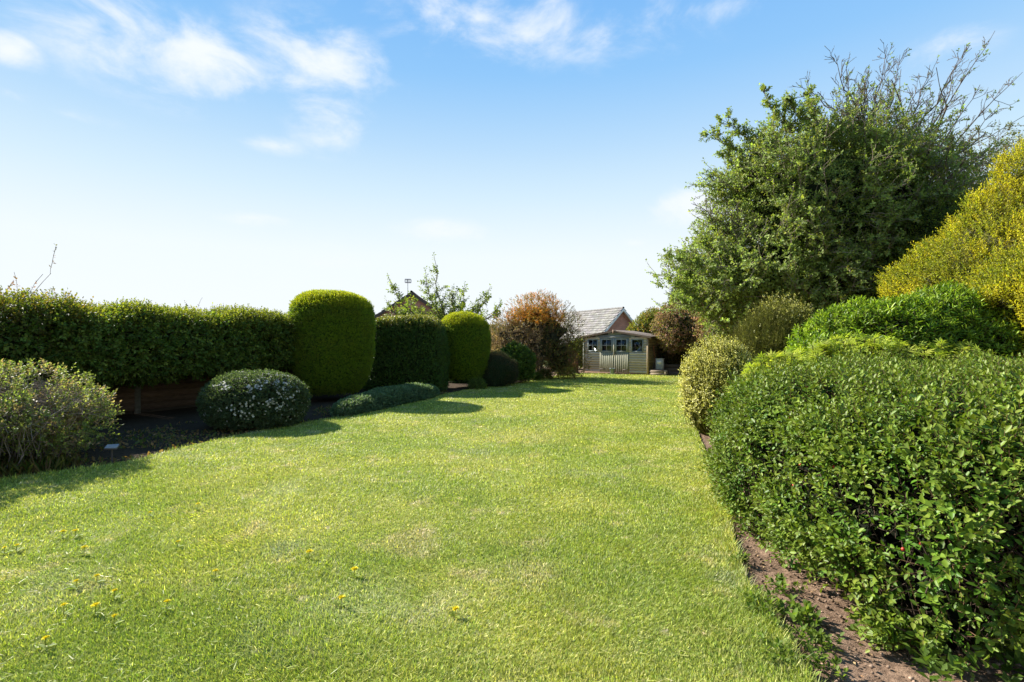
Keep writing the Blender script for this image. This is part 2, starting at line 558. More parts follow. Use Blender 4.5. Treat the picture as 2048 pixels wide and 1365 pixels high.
def soil_mat():
    m, nt = mat_new('soil')
    L = nt.links
    tcn = N_(nt, 'ShaderNodeTexCoord')
    n1 = N_(nt, 'ShaderNodeTexNoise'); n1.inputs['Scale'].default_value = 22; n1.inputs['Detail'].default_value = 8; n1.inputs['Roughness'].default_value = .7
    n2 = N_(nt, 'ShaderNodeTexNoise'); n2.inputs['Scale'].default_value = 2.2; n2.inputs['Detail'].default_value = 3
    n3 = N_(nt, 'ShaderNodeTexNoise'); n3.inputs['Scale'].default_value = 0.25
    for q in (n1, n2, n3): L.new(tcn.outputs['Object'], q.inputs['Vector'])
    r = N_(nt, 'ShaderNodeValToRGB')
    r.color_ramp.elements[0].position = .3; r.color_ramp.elements[0].color = (.13, .08, .052, 1)
    r.color_ramp.elements[1].position = .72; r.color_ramp.elements[1].color = (.46, .31, .21, 1)
    L.new(n1.outputs['Fac'], r.inputs[0])
    mx = N_(nt, 'ShaderNodeMix', data_type='RGBA', blend_type='MULTIPLY'); mx.inputs[0].default_value = .5
    L.new(r.outputs[0], mx.inputs['A']); L.new(n2.outputs['Fac'], mx.inputs['B'])
    # rough field green well away from the garden
    ln = N_(nt, 'ShaderNodeVectorMath', operation='LENGTH'); L.new(tcn.outputs['Object'], ln.inputs[0])
    mr2 = N_(nt, 'ShaderNodeMapRange'); mr2.inputs['From Min'].default_value = 31; mr2.inputs['From Max'].default_value = 36
    L.new(ln.outputs['Value'], mr2.inputs['Value'])
    mg = N_(nt, 'ShaderNodeMix', data_type='RGBA'); L.new(mr2.outputs[0], mg.inputs[0])
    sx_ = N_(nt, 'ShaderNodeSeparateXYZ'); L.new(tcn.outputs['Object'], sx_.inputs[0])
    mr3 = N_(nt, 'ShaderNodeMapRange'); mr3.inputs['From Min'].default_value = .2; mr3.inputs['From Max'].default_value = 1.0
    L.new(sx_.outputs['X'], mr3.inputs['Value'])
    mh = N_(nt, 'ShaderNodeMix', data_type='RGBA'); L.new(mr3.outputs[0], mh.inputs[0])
    hm = N_(nt, 'ShaderNodeVectorMath', operation='MULTIPLY'); hm.inputs[1].default_value = (.26, .27, .24)  # darker soil on the left: deepens the left bed's shade by colour
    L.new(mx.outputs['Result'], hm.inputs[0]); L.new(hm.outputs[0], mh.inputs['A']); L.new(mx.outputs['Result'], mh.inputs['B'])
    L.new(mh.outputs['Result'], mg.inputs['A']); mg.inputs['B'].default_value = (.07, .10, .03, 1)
    p = N_(nt, 'ShaderNodeBsdfPrincipled'); p.inputs['Roughness'].default_value = .95; p.inputs['Specular IOR Level'].default_value = .1
    L.new(mg.outputs['Result'], p.inputs['Base Color'])
    b = N_(nt, 'ShaderNodeBump'); b.inputs['Strength'].default_value = .9; b.inputs['Distance'].default_value = .03
    L.new(n1.outputs['Fac'], b.inputs['Height']); L.new(b.outputs[0], p.inputs['Normal'])
    o = N_(nt, 'ShaderNodeOutputMaterial'); L.new(p.outputs[0], o.inputs['Surface'])
    return m
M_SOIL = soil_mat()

def grass_mat(name, blades):
    m, nt = mat_new(name)
    L = nt.links
    geo = N_(nt, 'ShaderNodeTexCoord')
    def noise(s, d=3, rgh=.5):
        q = N_(nt, 'ShaderNodeTexNoise'); q.inputs['Scale'].default_value = s; q.inputs['Detail'].default_value = d; q.inputs['Roughness'].default_value = rgh
        L.new(geo.outputs['Object'], q.inputs['Vector']); return q.outputs['Fac']
    def ramp(f, a, b):
        q = N_(nt, 'ShaderNodeMapRange', interpolation_type='SMOOTHSTEP'); q.inputs['From Min'].default_value = a; q.inputs['From Max'].default_value = b
        L.new(f, q.inputs['Value']); return q.outputs[0]
    def mix(f, a, b):
        q = N_(nt, 'ShaderNodeMix', data_type='RGBA')
        L.new(f, q.inputs[0])
        for s_, v in (('A', a), ('B', b)):
            if isinstance(v, tuple): q.inputs[s_].default_value = (*v, 1)
            else: L.new(v, q.inputs[s_])
        return q.outputs['Result']
    c = mix(ramp(noise(.55, 4), .38, .62), (.275, .330, .050), (.385, .40, .075))
    c = mix(ramp(noise(1.9, 5, .62), .55, .74), c, (.50, .44, .19))
    c = mix(ramp(noise(.9, 5, .6), .56, .72), c, (.29, .32, .12))
    c = mix(ramp(noise(6.5, 4, .6), .60, .78), c, (.54, .47, .25))
    # worn dry patches with their own shapes on the lawn
    for (x, y, r_, col, amt) in ((-.8, 4.15, .55, (.50, .42, .18), .5), (-.45, 3.2, .42, (.48, .46, .20), .5), (-.95, 3.25, .5, (.38, .41, .16), .45),
                                (-2.6, 5.6, .6, (.42, .44, .2), .35), (.1, 3.6, .4, (.42, .38, .17), .5), (-3.0, 3.4, .5, (.42, .43, .22), .4), (.3, 9, 1.6, (.42, .40, .10), .6), (.9, 13, 2.2, (.42, .42, .10), .6)):
        d = N_(nt, 'ShaderNodeVectorMath', operation='DISTANCE'); L.new(geo.outputs['Object'], d.inputs[0]); d.inputs[1].default_value = (x, y, 0.04)
        ad = N_(nt, 'ShaderNodeMath', operation='MULTIPLY_ADD'); L.new(noise(3.0, 4, .6), ad.inputs[0]); ad.inputs[1].default_value = r_ * 2.2; L.new(d.outputs['Value'], ad.inputs[2])
        q = N_(nt, 'ShaderNodeMapRange', interpolation_type='SMOOTHSTEP'); q.inputs['From Min'].default_value = r_ * 2.0; q.inputs['From Max'].default_value = r_ * 1.2
        q.inputs['To Max'].default_value = amt
        L.new(ad.outputs[0], q.inputs['Value'])
        c = mix(q.outputs[0], c, col)
    p = N_(nt, 'ShaderNodeBsdfPrincipled')
    p.inputs['Roughness'].default_value = .5 if blades else .9
    p.inputs['Specular IOR Level'].default_value = .35 if blades else .1
    o = N_(nt, 'ShaderNodeOutputMaterial')
    if blades:
        vc = N_(nt, 'ShaderNodeVertexColor', layer_name='Col')
        mu = N_(nt, 'ShaderNodeVectorMath', operation='MULTIPLY'); L.new(c, mu.inputs[0]); L.new(vc.outputs[0], mu.inputs[1])
        L.new(mu.outputs[0], p.inputs['Base Color'])
        tr = N_(nt, 'ShaderNodeBsdfTranslucent')
        tm = N_(nt, 'ShaderNodeVectorMath', operation='MULTIPLY'); tm.inputs[1].default_value = (1.25, 1.3, .6)
        L.new(mu.outputs[0], tm.inputs[0]); L.new(tm.outputs[0], tr.inputs['Color'])
        mx = N_(nt, 'ShaderNodeMixShader'); mx.inputs[0].default_value = .35
        L.new(p.outputs[0], mx.inputs[1]); L.new(tr.outputs[0], mx.inputs[2]); L.new(mx.outputs[0], o.inputs['Surface'])
    else:
        mu = N_(nt, 'ShaderNodeVectorMath', operation='MULTIPLY'); L.new(c, mu.inputs[0]); mu.inputs[1].default_value = (.62, .62, .7)
        L.new(mu.outputs[0], p.inputs['Base Color'])
        b = N_(nt, 'ShaderNodeBump'); b.inputs['Strength'].default_value = .6; b.inputs['Distance'].default_value = .02
        L.new(noise(60, 4, .7), b.inputs['Height']); L.new(b.outputs[0], p.inputs['Normal'])
        L.new(p.outputs[0], o.inputs['Surface'])
    return m

def make_ground():
    # one sheet: fine near the camera on the right-hand bed, coarse out to the horizon
    xs = np.unique(np.concatenate([[-3000, -800, -200, -80, -40], np.arange(-20, 1.0, 1.0), np.arange(1.0, 3.2, .035), np.arange(3.5, 20, 1.0), [40, 80, 200, 800, 3000]]))
    ys = np.unique(np.concatenate([[-3000, -500, -100, -20, -5], np.arange(0, 1.6, .5), np.arange(1.6, 6.5, .045), np.arange(7, 36, 1.0), [50, 80, 200, 800, 3000]]))
    X, Y = np.meshgrid(xs, ys)
    P = np.stack([X.ravel(), Y.ravel(), np.zeros(X.size)], 1)
    near = ((P[:, 0] > .9) & (P[:, 0] < 3.3) & (P[:, 1] > 1.5) & (P[:, 1] < 6.7))
    P[:, 2] = np.where(near, .012 * fbm(P, 4, 2) + .012 * fbm(P, 14, 7) - .012, -.01)
    nx = len(xs)
    i, j = np.meshgrid(np.arange(len(ys) - 1), np.arange(nx - 1), indexing='ij')
    a = i * nx + j
    F = np.stack([a, a + 1, a + 1 + nx, a + nx], -1).reshape(-1, 4)
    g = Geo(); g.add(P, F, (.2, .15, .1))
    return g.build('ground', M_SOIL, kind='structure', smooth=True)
make_ground()

def make_lawn():
    bm = bmesh.new()
    # outline resampled with a slightly ragged edge
    pts = []
    for i in range(len(LAWN)):
        a = Vector(LAWN[i]); b = Vector(LAWN[(i + 1) % len(LAWN)])
        n = max(2, int((b - a).length / .12))
        for k in range(n):
            p = a.lerp(b, k / n)
            pts.append((p.x + random.uniform(-.012, .012), p.y + random.uniform(-.012, .012)))
    P = np.array(pts)
    z = np.full(len(P), .022)
    top = [bm.verts.new((P[i, 0], P[i, 1], z[i])) for i in range(len(P))]
    bm.faces.new(top)
    bmesh.ops.triangulate(bm, faces=bm.faces[:])
    bot = [bm.verts.new((P[i, 0], P[i, 1], -.05)) for i in range(len(P))]
    n = len(P)
    for i in range(n):
        bm.faces.new((top[i], bot[i], bot[(i + 1) % n], top[(i + 1) % n]))
    bmesh.ops.recalc_face_normals(bm, faces=bm.faces[:])
    me = bpy.data.meshes.new('lawn'); bm.to_mesh(me); bm.free()
    return link_mesh('lawn', me, grass_mat('lawn_thatch', False), kind='structure')
make_lawn()

def make_grass():
    g = Geo()
    NB = 640000
    u = rng.random(NB * 2)
    y0, y1 = 1.9, 27.0
    Y = y0 * (y1 / y0) ** (u ** 1.0)                # density falls off with distance
    X = (rng.random(NB * 2) * 2.4 - 1.25) * np.maximum(Y, 2.4) * 1.02
    X = np.where(X > 0, X * .62, X)
    k = inpoly(X, Y, LAWN)
    X, Y = X[k][:NB], Y[k][:NB]
    n = len(X)
    P = np.stack([X, Y, np.zeros(n)], 1)
    P[:, 2] = .018
    dist = Y
    clump = vnoise(P, 9, 21) * .5 + vnoise(P, 2.5, 22) * .5
    H = (.019 + .009 * clump + .010 * rng.random(n)) * (1 + dist * .03)
    edge = polydist(X, Y, LAWN)
    H = H * (1 + (1.0 + 1.4 * (X > 0) * (Y < 6.5)) * np.exp(-edge / .08) * (rng.random(n) < .5))
    wdt = (.0017 + .00075 * dist) * (.7 + .6 * rng.random(n))
    lean = nrm(np.stack([rng.normal(size=n), rng.normal(size=n), np.zeros(n)], 1))
    # mown lay: blades share a lean that drifts from patch to patch
    lay = np.stack([vnoise(P, 1.7, 31), vnoise(P, 1.7, 32), np.zeros(n)], 1) * .9
    d = nrm(np.array([0, 0, 1.0]) + lean * (.45 + 1.0 * rng.random((n, 1))) + lay)
    nn = lean * -1 + np.array([0, 0, .6]) + rng.normal(size=(n, 3)) * .3
    t = [(-.5, 0, 0), (.5, 0, 0), (.38, .55, .0), (-.38, .55, 0), (0, 1, 0)]
    col = np.array([1.0, 1.0, 1.0]) * np.exp(rng.normal(size=(n, 1)) * .36)
    dry = rng.random(n) < (.14 + .12 * (clump < -.15))
    col[dry] *= np.array([1.7, 1.45, 2.6])
    dk = rng.random(n) < .22
    col[dk] *= np.array([.62, .8, .7])
    # stamp with width separate from length: template side scaled by w/H
    g.stamp([(a, b, c) for a, b, c in t], [[(0, 1, 2, 3)], [(3, 2, 4)]], P, d, nn, H * 1.15, col, 0, w=wdt / (H * 1.15))
    # loose clippings lying on the turf
    m = 9000
    yy = 2.2 * (9.0 / 2.2) ** rng.random(m); xx = (rng.random(m) * 2.1 - 1.2) * yy
    k = inpoly(xx, yy, LAWN); xx, yy = xx[k], yy[k]
    Q = np.stack([xx, yy, .030 + .008 * rng.random(len(xx))], 1)
    g.stamp(t, [[(0, 1, 2, 3)], [(3, 2, 4)]], Q, nrm(rng.normal(size=(len(xx), 3)) * np.array([1, 1, .15])), np.tile([[0, 0, 1.]], (len(xx), 1)) + rand_dirs(len(xx)) * .3,
            .03 + .03 * rng.random(len(xx)), colmix([(1.7, 1.45, 2.8), (1.3, 1.2, 1.6), (.6, .75, .6)], len(xx), .2), 0, w=.09)
    o = g.build('grass', grass_mat('grass_blades', True))
    tag(o, 'short mown grass blades covering the whole lawn', 'grass', kind='stuff')
make_grass()

# ------------------------------------------------------------------ box / prism helper
def box(g, lo, hi, col, mat=0):
    x0, y0, z0 = lo; x1, y1, z1 = hi
    v = [(x0, y0, z0), (x1, y0, z0), (x1, y1, z0), (x0, y1, z0), (x0, y0, z1), (x1, y0, z1), (x1, y1, z1), (x0, y1, z1)]
    f = [(0, 3, 2, 1), (4, 5, 6, 7), (0, 1, 5, 4), (1, 2, 6, 5), (2, 3, 7, 6), (3, 0, 4, 7)]
    g.add(v, f, col, mat)

def poly_prism(g, pts, off, col, mat=0):
    """pts: planar polygon (n,3), extruded by vector off"""
    P = np.asarray(pts, dtype=float); n = len(P); Q = P + np.asarray(off, dtype=float)
    V = np.concatenate([P, Q])
    g.add(V, [[i, (i + 1) % n, (i + 1) % n + n, i + n] for i in range(n)], col, mat)
    g.add(P, [list(range(n))[::-1]], col, mat); g.add(Q, [list(range(n))], col, mat)

# ------------------------------------------------------------------ houses
def brick_mat(name, c1, c2, mortar, rot=(R(90), 0, 0), scale=1.0, bw=.225, rh=.075, ms=.012):
    m, nt = mat_new(name); L = nt.links
    tcn = N_(nt, 'ShaderNodeTexCoord'); mpn = N_(nt, 'ShaderNodeMapping'); mpn.inputs['Rotation'].default_value = rot
    L.new(tcn.outputs['Object'], mpn.inputs['Vector'])
    b = N_(nt, 'ShaderNodeTexBrick'); b.inputs['Scale'].default_value = scale
    b.inputs['Brick Width'].default_value = bw; b.inputs['Row Height'].default_value = rh; b.inputs['Mortar Size'].default_value = ms
    b.inputs['Color1'].default_value = (*c1, 1); b.inputs['Color2'].default_value = (*c2, 1); b.inputs['Mortar'].default_value = (*mortar, 1)
    L.new(mpn.outputs[0], b.inputs['Vector'])
    no = N_(nt, 'ShaderNodeTexNoise'); no.inputs['Scale'].default_value = 3; no.inputs['Detail'].default_value = 6
    L.new(tcn.outputs['Object'], no.inputs['Vector'])
    mrr = N_(nt, 'ShaderNodeMapRange'); mrr.inputs['To Min'].default_value = .6; mrr.inputs['To Max'].default_value = 1.4
    L.new(no.outputs['Fac'], mrr.inputs['Value'])
    mul = N_(nt, 'ShaderNodeVectorMath', operation='SCALE'); L.new(b.outputs['Color'], mul.inputs[0]); L.new(mrr.outputs[0], mul.inputs['Scale'])
    p = N_(nt, 'ShaderNodeBsdfPrincipled'); p.inputs['Roughness'].default_value = .85; p.inputs['Specular IOR Level'].default_value = .2
    L.new(mul.outputs[0], p.inputs['Base Color'])
    bp = N_(nt, 'ShaderNodeBump'); bp.inputs['Strength'].default_value = .5; bp.inputs['Distance'].default_value = .01; bp.invert = True
    L.new(b.outputs['Fac'], bp.inputs['Height']); L.new(bp.outputs[0], p.inputs['Normal'])
    o = N_(nt, 'ShaderNodeOutputMaterial'); L.new(p.outputs[0], o.inputs['Surface'])
    return m

M_BRICK = brick_mat('red_brick', (.60, .24, .16), (.52, .19, .12), (.32, .26, .22))
M_TILE = simple('roof_tile', (.30, .27, .24), .85, .2, 9, .35, .4, usecol=True)
M_PAINT = simple('white_paint', (.75, .74, .70), .6, .3, 5, .1, .1)
M_METAL = simple('grey_metal', (.35, .36, .37), .45, .5, 30, .2, .1, metal=.6)

def house(name, label, loc, rz, hw, length, eave, apex, tile_col, verge_col, verge_mat, over=.3):
    root = empty(name, loc, label, 'house', rz=rz)
    g = Geo()
    pts = [(-hw, 0, -.2), (hw, 0, -.2), (hw, 0, eave), (0, 0, apex), (-hw, 0, eave)]
    poly_prism(g, pts, (0, length, 0), (.3, .15, .1))
    g.build('wall', M_BRICK, root)
    slope = math.atan2(apex - eave, hw)
    g = Geo()
    # courses of overlapping tiles on both slopes
    sl = hw / math.cos(slope) + over
    ncr = int(sl / .26)
    for s in (-1, 1):
        ux, uz = s * math.cos(slope), -math.sin(slope)
        nx, nz_ = s * math.sin(slope), math.cos(slope)
        ntile = int((length + 2 * over) / .30)
        for r_ in range(ncr):
            a = r_ * .26; b = a + .30
            for k in range(ntile):
                y0 = -over + k * .30 + (.15 if r_ % 2 else 0)
                y1 = min(y0 + .292, length + over)
                lift = .02 + random.uniform(0, .006)
                c = np.array(tile_col) * random.uniform(.75, 1.2) * np.array([1, random.uniform(.95, 1.03), random.uniform(.92, 1.05)])
                t0 = .04; t1 = .04 + lift + .02
                q = []
                for (d_, h_) in ((a, t0), (b, t1)):
                    for yy in (y0, y1):
                        q.append((ux * d_ + nx * h_, yy, apex + uz * d_ + nz_ * h_))
                for (d_, h_) in ((b, t1 - .022),):
                    for yy in (y0, y1):
                        q.append((ux * d_ + nx * h_, yy, apex + uz * d_ + nz_ * h_))
                g.add(q, [(0, 1, 3, 2), (2, 3, 5, 4)], c)
        # boarding under the tiles
        q = [(nx * .035, -over, apex + nz_ * .035), (nx * .035, length + over, apex + nz_ * .035),
             (ux * sl + nx * .035, length + over, apex + uz * sl + nz_ * .035), (ux * sl + nx * .035, -over, apex + uz * sl + nz_ * .035)]
        poly_prism(g, q, (-nx * .03, 0, -nz_ * .03), np.array(tile_col) * .6)
    rf = g.build('roof', M_TILE, root)
    g = Geo()
    for k in range(int((length + 2 * over) / .45) + 1):
        y0 = -over + k * .45
        g.tubes([(0, y0, apex + .05)], [(0, y0 + .44, apex + .05)], .09, .085, np.array(tile_col) * .9, 10)
    g.build('ridge_tiles', M_TILE, rf)
    for s in (-1, 1):
        g = Geo()
        ux, uz = s * math.cos(slope), -math.sin(slope)
        nx, nz_ = s * math.sin(slope), math.cos(slope)
        y = -over - .03
        q = [(0, y, apex + .03), (ux * sl, y, apex + uz * sl + .03), (ux * sl, y, apex + uz * sl - .17), (0, y, apex - .17)]
        poly_prism(g, q, (0, .03, 0), verge_col)
        g.build('bargeboard', verge_mat, root)
        # soffit
        g = Geo()
        q = [(ux * 0 - nx * .01, -over, apex - .012), (ux * sl - nx * .01, -over, apex + uz * sl - .012), (ux * sl - nx * .01, 0, apex + uz * sl - .012), (ux * 0 - nx * .01, 0, apex - .012)]
        poly_prism(g, q, (0, 0, -.02), verge_col)
        g.build('soffit', verge_mat, root)
    return root, apex

M_DARKTRIM = simple('dark_trim', (.09, .07, .06), .7, .3, 12, .2, .1)
h1, ap = house('brick_house', 'red brick gable end with brown roof verge and an aerial, behind the far hedge',
               (-6.85, 35, 0), R(4), 4.2, 9, 2.15, 4.95, (.20, .12, .09), (.08, .06, .05), M_DARKTRIM, .25)
g = Geo()
g.tubes([(-.35, .6, 4.6)], [(-.35, .6, 5.95)], .022, .022, (.3, .3, .3), 6)
for zz in (5.72, 5.95):
    g.tubes([(-.55, .6, zz), (-.55, .85, zz)], [(-.15, .6, zz), (-.15, .85, zz)], .02, .02, (.3, .3, .3), 5)
for xx in (-.55, -.42, -.28, -.15):
    g.tubes([(xx, .6, 5.72), (xx, .85, 5.72)], [(xx, .6, 5.95), (xx, .85, 5.95)], .016, .016, (.3, .3, .3), 5)
g.build('television_aerial', M_METAL, h1)
h2, ap = house('brick_house', 'bungalow with pale grey tiled roof and white bargeboards, behind the shed',
               (8.1, 38, 0), R(25.5), 2.7, 13, 1.3, 4.05, (.25, .24, .225), (.75, .74, .7), M_PAINT, .28)

# ------------------------------------------------------------------ shed
M_BOARD = simple('weathered_board', (.3, .3, .27), .85, .2, 5.5, .35, .5, stretch=(1.2, 1.2, 14), usecol=True)
M_BOARDV = simple('weathered_vertical_board', (.3, .3, .27), .85, .2, 5.5, .3, .5, stretch=(14, 14, 1.0), usecol=True)
M_FELT = simple('roof_felt', (.22, .18, .15), .95, .1, 14, .45, .6)
M_INSIDE = simple('shed_inside', (.03, .028, .025), .9, .1, 5, .2, 0)
def glass_mat():
    m, nt = mat_new('old_window_glass'); L = nt.links
    gl = N_(nt, 'ShaderNodeBsdfGlossy'); gl.inputs['Roughness'].default_value = .06; gl.inputs['Color'].default_value = (.9, .95, 1, 1)
    tr = N_(nt, 'ShaderNodeBsdfTransparent'); tr.inputs['Color'].default_value = (.55, .55, .52, 1)
    fr = N_(nt, 'ShaderNodeFresnel'); fr.inputs['IOR'].default_value = 1.45
    no = N_(nt, 'ShaderNodeTexNoise'); no.inputs['Scale'].default_value = 3
    b = N_(nt, 'ShaderNodeBump'); b.inputs['Strength'].default_value = .15; L.new(no.outputs['Fac'], b.inputs['Height'])
    L.new(b.outputs[0], gl.inputs['Normal'])
    mx = N_(nt, 'ShaderNodeMixShader'); L.new(fr.outputs[0], mx.inputs[0]); L.new(tr.outputs[0], mx.inputs[1]); L.new(gl.outputs[0], mx.inputs[2])
    o = N_(nt, 'ShaderNodeOutputMaterial'); L.new(mx.outputs[0], o.inputs['Surface'])
    return m
M_GLASS = glass_mat()

SH = (3.715, 26.45, 0.0); SHR = R(-35)
def shed_to_world(x, y, z=0):
    c, s = math.cos(SHR), math.sin(SHR)
    return (SH[0] + c * x - s * y, SH[1] + s * x + c * y, z)
shed = empty('garden_shed', SH, 'weathered grey-blue wooden shed with double doors and four windows at the end of the lawn', 'shed', rz=SHR)
WD, DP, EV, RG = 3.4, 2.35, 1.86, 2.15
def topz(x): return RG - (RG - EV) * abs(x - WD / 2) / (WD / 2)
WIN = [(.24, .80), (2.58, 3.19)]
DOORX = (.90, 1.665, 1.685, 2.46)
def boards(g, x0, x1, z0, z1, front=True, holes=(), pitch=.125):
    """horizontal overlapping boards in the plane y=0 facing -y"""
    z = z0
    while z < z1 - .01:
        zt = min(z + pitch, z1)
        segs = [(x0, x1)]
        for (a, b, c, d) in holes:
            if zt > c + .01 and z < d - .01:
                ns = []
                for s in segs:
                    if b <= s[0] or a >= s[1]: ns.append(s)
                    else:
                        if a > s[0]: ns.append((s[0], a))
                        if b < s[1]: ns.append((b, s[1]))
                segs = ns
        base = np.array((.46, .425, .37)) * random.uniform(.72, 1.2)
        if random.random() < .3: base = base * np.array((1.08, 1.0, .88))
        for a, b in segs:
            poly_prism(g, [(a, -.026, z), (a, -.004, zt), (a, .012, zt), (a, .012, z)], (b - a, 0, 0), base)
        z = zt
g = Geo()
boards(g, 0.04, WD - .04, .10, EV - .01, holes=[(DOORX[0], DOORX[3], 0, 1.80), (WIN[0][0], WIN[0][1], 1.13, 1.735), (WIN[1][0], WIN[1][1], 1.13, 1.735)])
# gable boards
zz = EV - .008
while zz < RG - .05:
    z2 = min(zz + .12, RG - .03)
    hwid = (WD / 2) * (RG - z2) / (RG - EV)
    a, b = WD / 2 - hwid, WD / 2 + hwid
    if b - a > .1:
        poly_prism(g, [(a, -.026, zz), (a, -.004, z2), (a, .012, z2), (a, .012, zz)], (b - a, 0, 0), np.array((.26, .285, .28)) * random.uniform(.8, 1.1))
    zz = z2
g.build('front_wall', M_BOARD, shed)
g = Geo()   # side and back walls
z = .10
while z < EV - .02:
    zt = min(z + .125, EV - .02)
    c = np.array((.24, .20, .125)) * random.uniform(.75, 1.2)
    poly_prism(g, [(WD + .026, 0.04, z), (WD + .004, 0.04, zt), (WD - .012, 0.04, zt), (WD - .012, 0.04, z)], (0, DP - .06, 0), c)
    poly_prism(g, [(-.026, 0.04, z), (-.004, 0.04, zt), (.012, 0.04, zt), (.012, 0.04, z)], (0, DP - .06, 0), c)
    z = zt
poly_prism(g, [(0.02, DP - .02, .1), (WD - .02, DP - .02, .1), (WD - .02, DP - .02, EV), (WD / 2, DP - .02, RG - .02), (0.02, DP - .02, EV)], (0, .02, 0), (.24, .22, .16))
g.build('side_wall', M_BOARD, shed)
g = Geo()
box(g, (.05, .06, .06), (WD - .05, DP - .06, .10), (.1, .08, .06))
box(g, (.05, DP - .10, .1), (WD - .05, DP - .06, EV - .05), (.04, .03, .02))
box(g, (.05, .3, .1), (.10, DP - .12, EV - .05), (.04, .03, .02)); box(g, (WD - .10, .3, .1), (WD - .05, DP - .12, EV - .05), (.04, .03, .02))
g.build('shed_interior', M_INSIDE, shed)
for x in (-.03, WD - .04):
    g = Geo(); box(g, (x, -.045, .05), (x + .075, .035, EV - .03), (.36, .27, .17) if x > 0 else (.25, .25, .2)); g.build('corner_post', M_BOARDV, shed)
g = Geo()
box(g, (-.02, -.03, .0), (WD + .02, .04, .094), (.17, .11, .07)); box(g, (WD - .05, .05, .0), (WD + .01, DP, .094), (.17, .11, .07))
g.build('floor_bearer', M_BOARD, shed)
g = Geo()   # roof: two felted slopes with ragged overhang
for s in (-1, 1):
    c0 = WD / 2; ex = WD / 2 + (.16 if s < 0 else .20)
    n_ = 14
    for k in range(n_):
        y0 = -.14 + (DP + .28) * k / n_; y1 = -.14 + (DP + .28) * (k + 1) / n_
        zl = RG - (RG - EV) * ex / (WD / 2)
        w1, w2 = random.uniform(-.012, .012), 0
        poly_prism(g, [(c0, y0, RG + .01), (c0 + s * ex, y0, zl + .01 + w1), (c0 + s * ex, y1, zl + .01 + w1), (c0, y1, RG + .01)], (0, 0, .035), (.22, .18, .15))
g.build('roof', M_FELT, shed)
for s in (-1, 1):
    g = Geo(); ex = WD / 2 + (.15 if s < 0 else .19); zl = RG - (RG - EV) * ex / (WD / 2)
    poly_prism(g, [(WD / 2, -.155, RG + .03), (WD / 2 + s * ex, -.155, zl + .03), (WD / 2 + s * ex, -.155, zl - .05), (WD / 2, -.155, RG - .05)], (0, .018, 0), (.20, .14, .10))
    g.build('bargeboard', M_BOARD, shed)
g = Geo(); box(g, (WD / 2 - .05, -.17, RG - .13), (WD / 2 + .05, -.157, RG + .06), (.22, .15, .11)); g.build('finial_block', M_BOARDV, shed)
g = Geo(); box(g, (.86, -.05, 1.805), (2.52, -.028, 1.87), (.22, .23, .22)); g.build('door_lintel', M_BOARD, shed)
def window(parent, x0, x1, z0, z1, y, muntin, lab=None):
    g = Geo(); c = (.27, .30, .30); t = .045
    box(g, (x0, y, z0), (x0 + t, y + .03, z1), c); box(g, (x1 - t, y, z0), (x1, y + .03, z1), c)
    box(g, (x0 + t, y + .002, z0), (x1 - t, y + .028, z0 + t), c); box(g, (x0 + t, y + .002, z1 - t), (x1 - t, y + .028, z1), c)
    if muntin:
        xm = (x0 + x1) / 2; zm = (z0 + z1) / 2
        box(g, (xm - .012, y + .004, z0 + t), (xm + .012, y + .022, z1 - t), c)
        for zq in ((z0 + z1) / 2,):
            box(g, (x0 + t, y + .006, zq - .012), (xm - .012, y + .02, zq + .012), c); box(g, (xm + .012, y + .006, zq - .012), (x1 - t, y + .02, zq + .012), c)
    w = g.build('window', M_BOARDV, parent)
    g = Geo(); box(g, (x0 + t, y + .012, z0 + t), (x1 - t, y + .016, z1 - t), (.1, .1, .1)); g.build('pane', M_GLASS, w)
    return w
window(shed, WIN[0][0], WIN[0][1], 1.12, 1.745, -.04, True)
window(shed, WIN[1][0], WIN[1][1], 1.12, 1.745, -.04, False)
for (a, b) in ((DOORX[0] + .01, DOORX[1]), (DOORX[2], DOORX[3] - .01)):
    g = Geo(); nb = 7; wz = (b - a) / nb
    for k in range(nb):
        cc = np.array((.24, .235, .17)) * random.uniform(.9, 1.08)
        box(g, (a + k * wz + .002, -.034, .10), (a + (k + 1) * wz - .002, -.012, 1.12), cc)
    box(g, (a, -.034, 1.121), (a + .10, -.012, 1.80), (.25, .28, .25)); box(g, (b - .10, -.034, 1.121), (b, -.012, 1.80), (.25, .28, .25))
    box(g, (a + .101, -.034, 1.745), (b - .101, -.012, 1.80), (.25, .28, .25))
    d = g.build('door', M_BOARDV, shed)
    # window of the door is a sub-part: frame with its bars
    g = Geo(); x0, x1, z0, z1, y, t, c = a + .085, b - .085, 1.12, 1.75, -.048, .04, (.30, .32, .31)
    box(g, (x0, y, z0), (x0 + t, y + .03, z1), c); box(g, (x1 - t, y, z0), (x1, y + .03, z1), c)
    box(g, (x0 + t, y + .002, z0), (x1 - t, y + .028, z0 + t), c); box(g, (x0 + t, y + .002, z1 - t), (x1 - t, y + .028, z1), c)
    xm = (x0 + x1) / 2
    box(g, (xm - .012, y + .004, z0 + t), (xm + .012, y + .022, z1 - t), c); box(g, (x0 + t, y + .0065, 1.42), (x1 - t, y + .02, 1.445), c)
    g.build('window_frame', M_BOARDV, d)
    g = Geo(); box(g, (x0 + t, y + .012, z0 + t), (x1 - t, y + .016, z1 - t), (.1, .1, .1)); g.build('pane', M_GLASS, d)
    g = Geo()
    hx = a + .02 if a < 1.2 else b - .30
    box(g, (hx, -.042, .22), (hx + .28, -.0345, .26), (.05, .05, .05)); g.build('hinge', M_DARKTRIM, d)
g = Geo(); box(g, (1.655, -.058, .85), (1.70, -.036, 1.78), (.42, .38, .30)); g.build('door_cover_strip', M_BOARDV, shed)
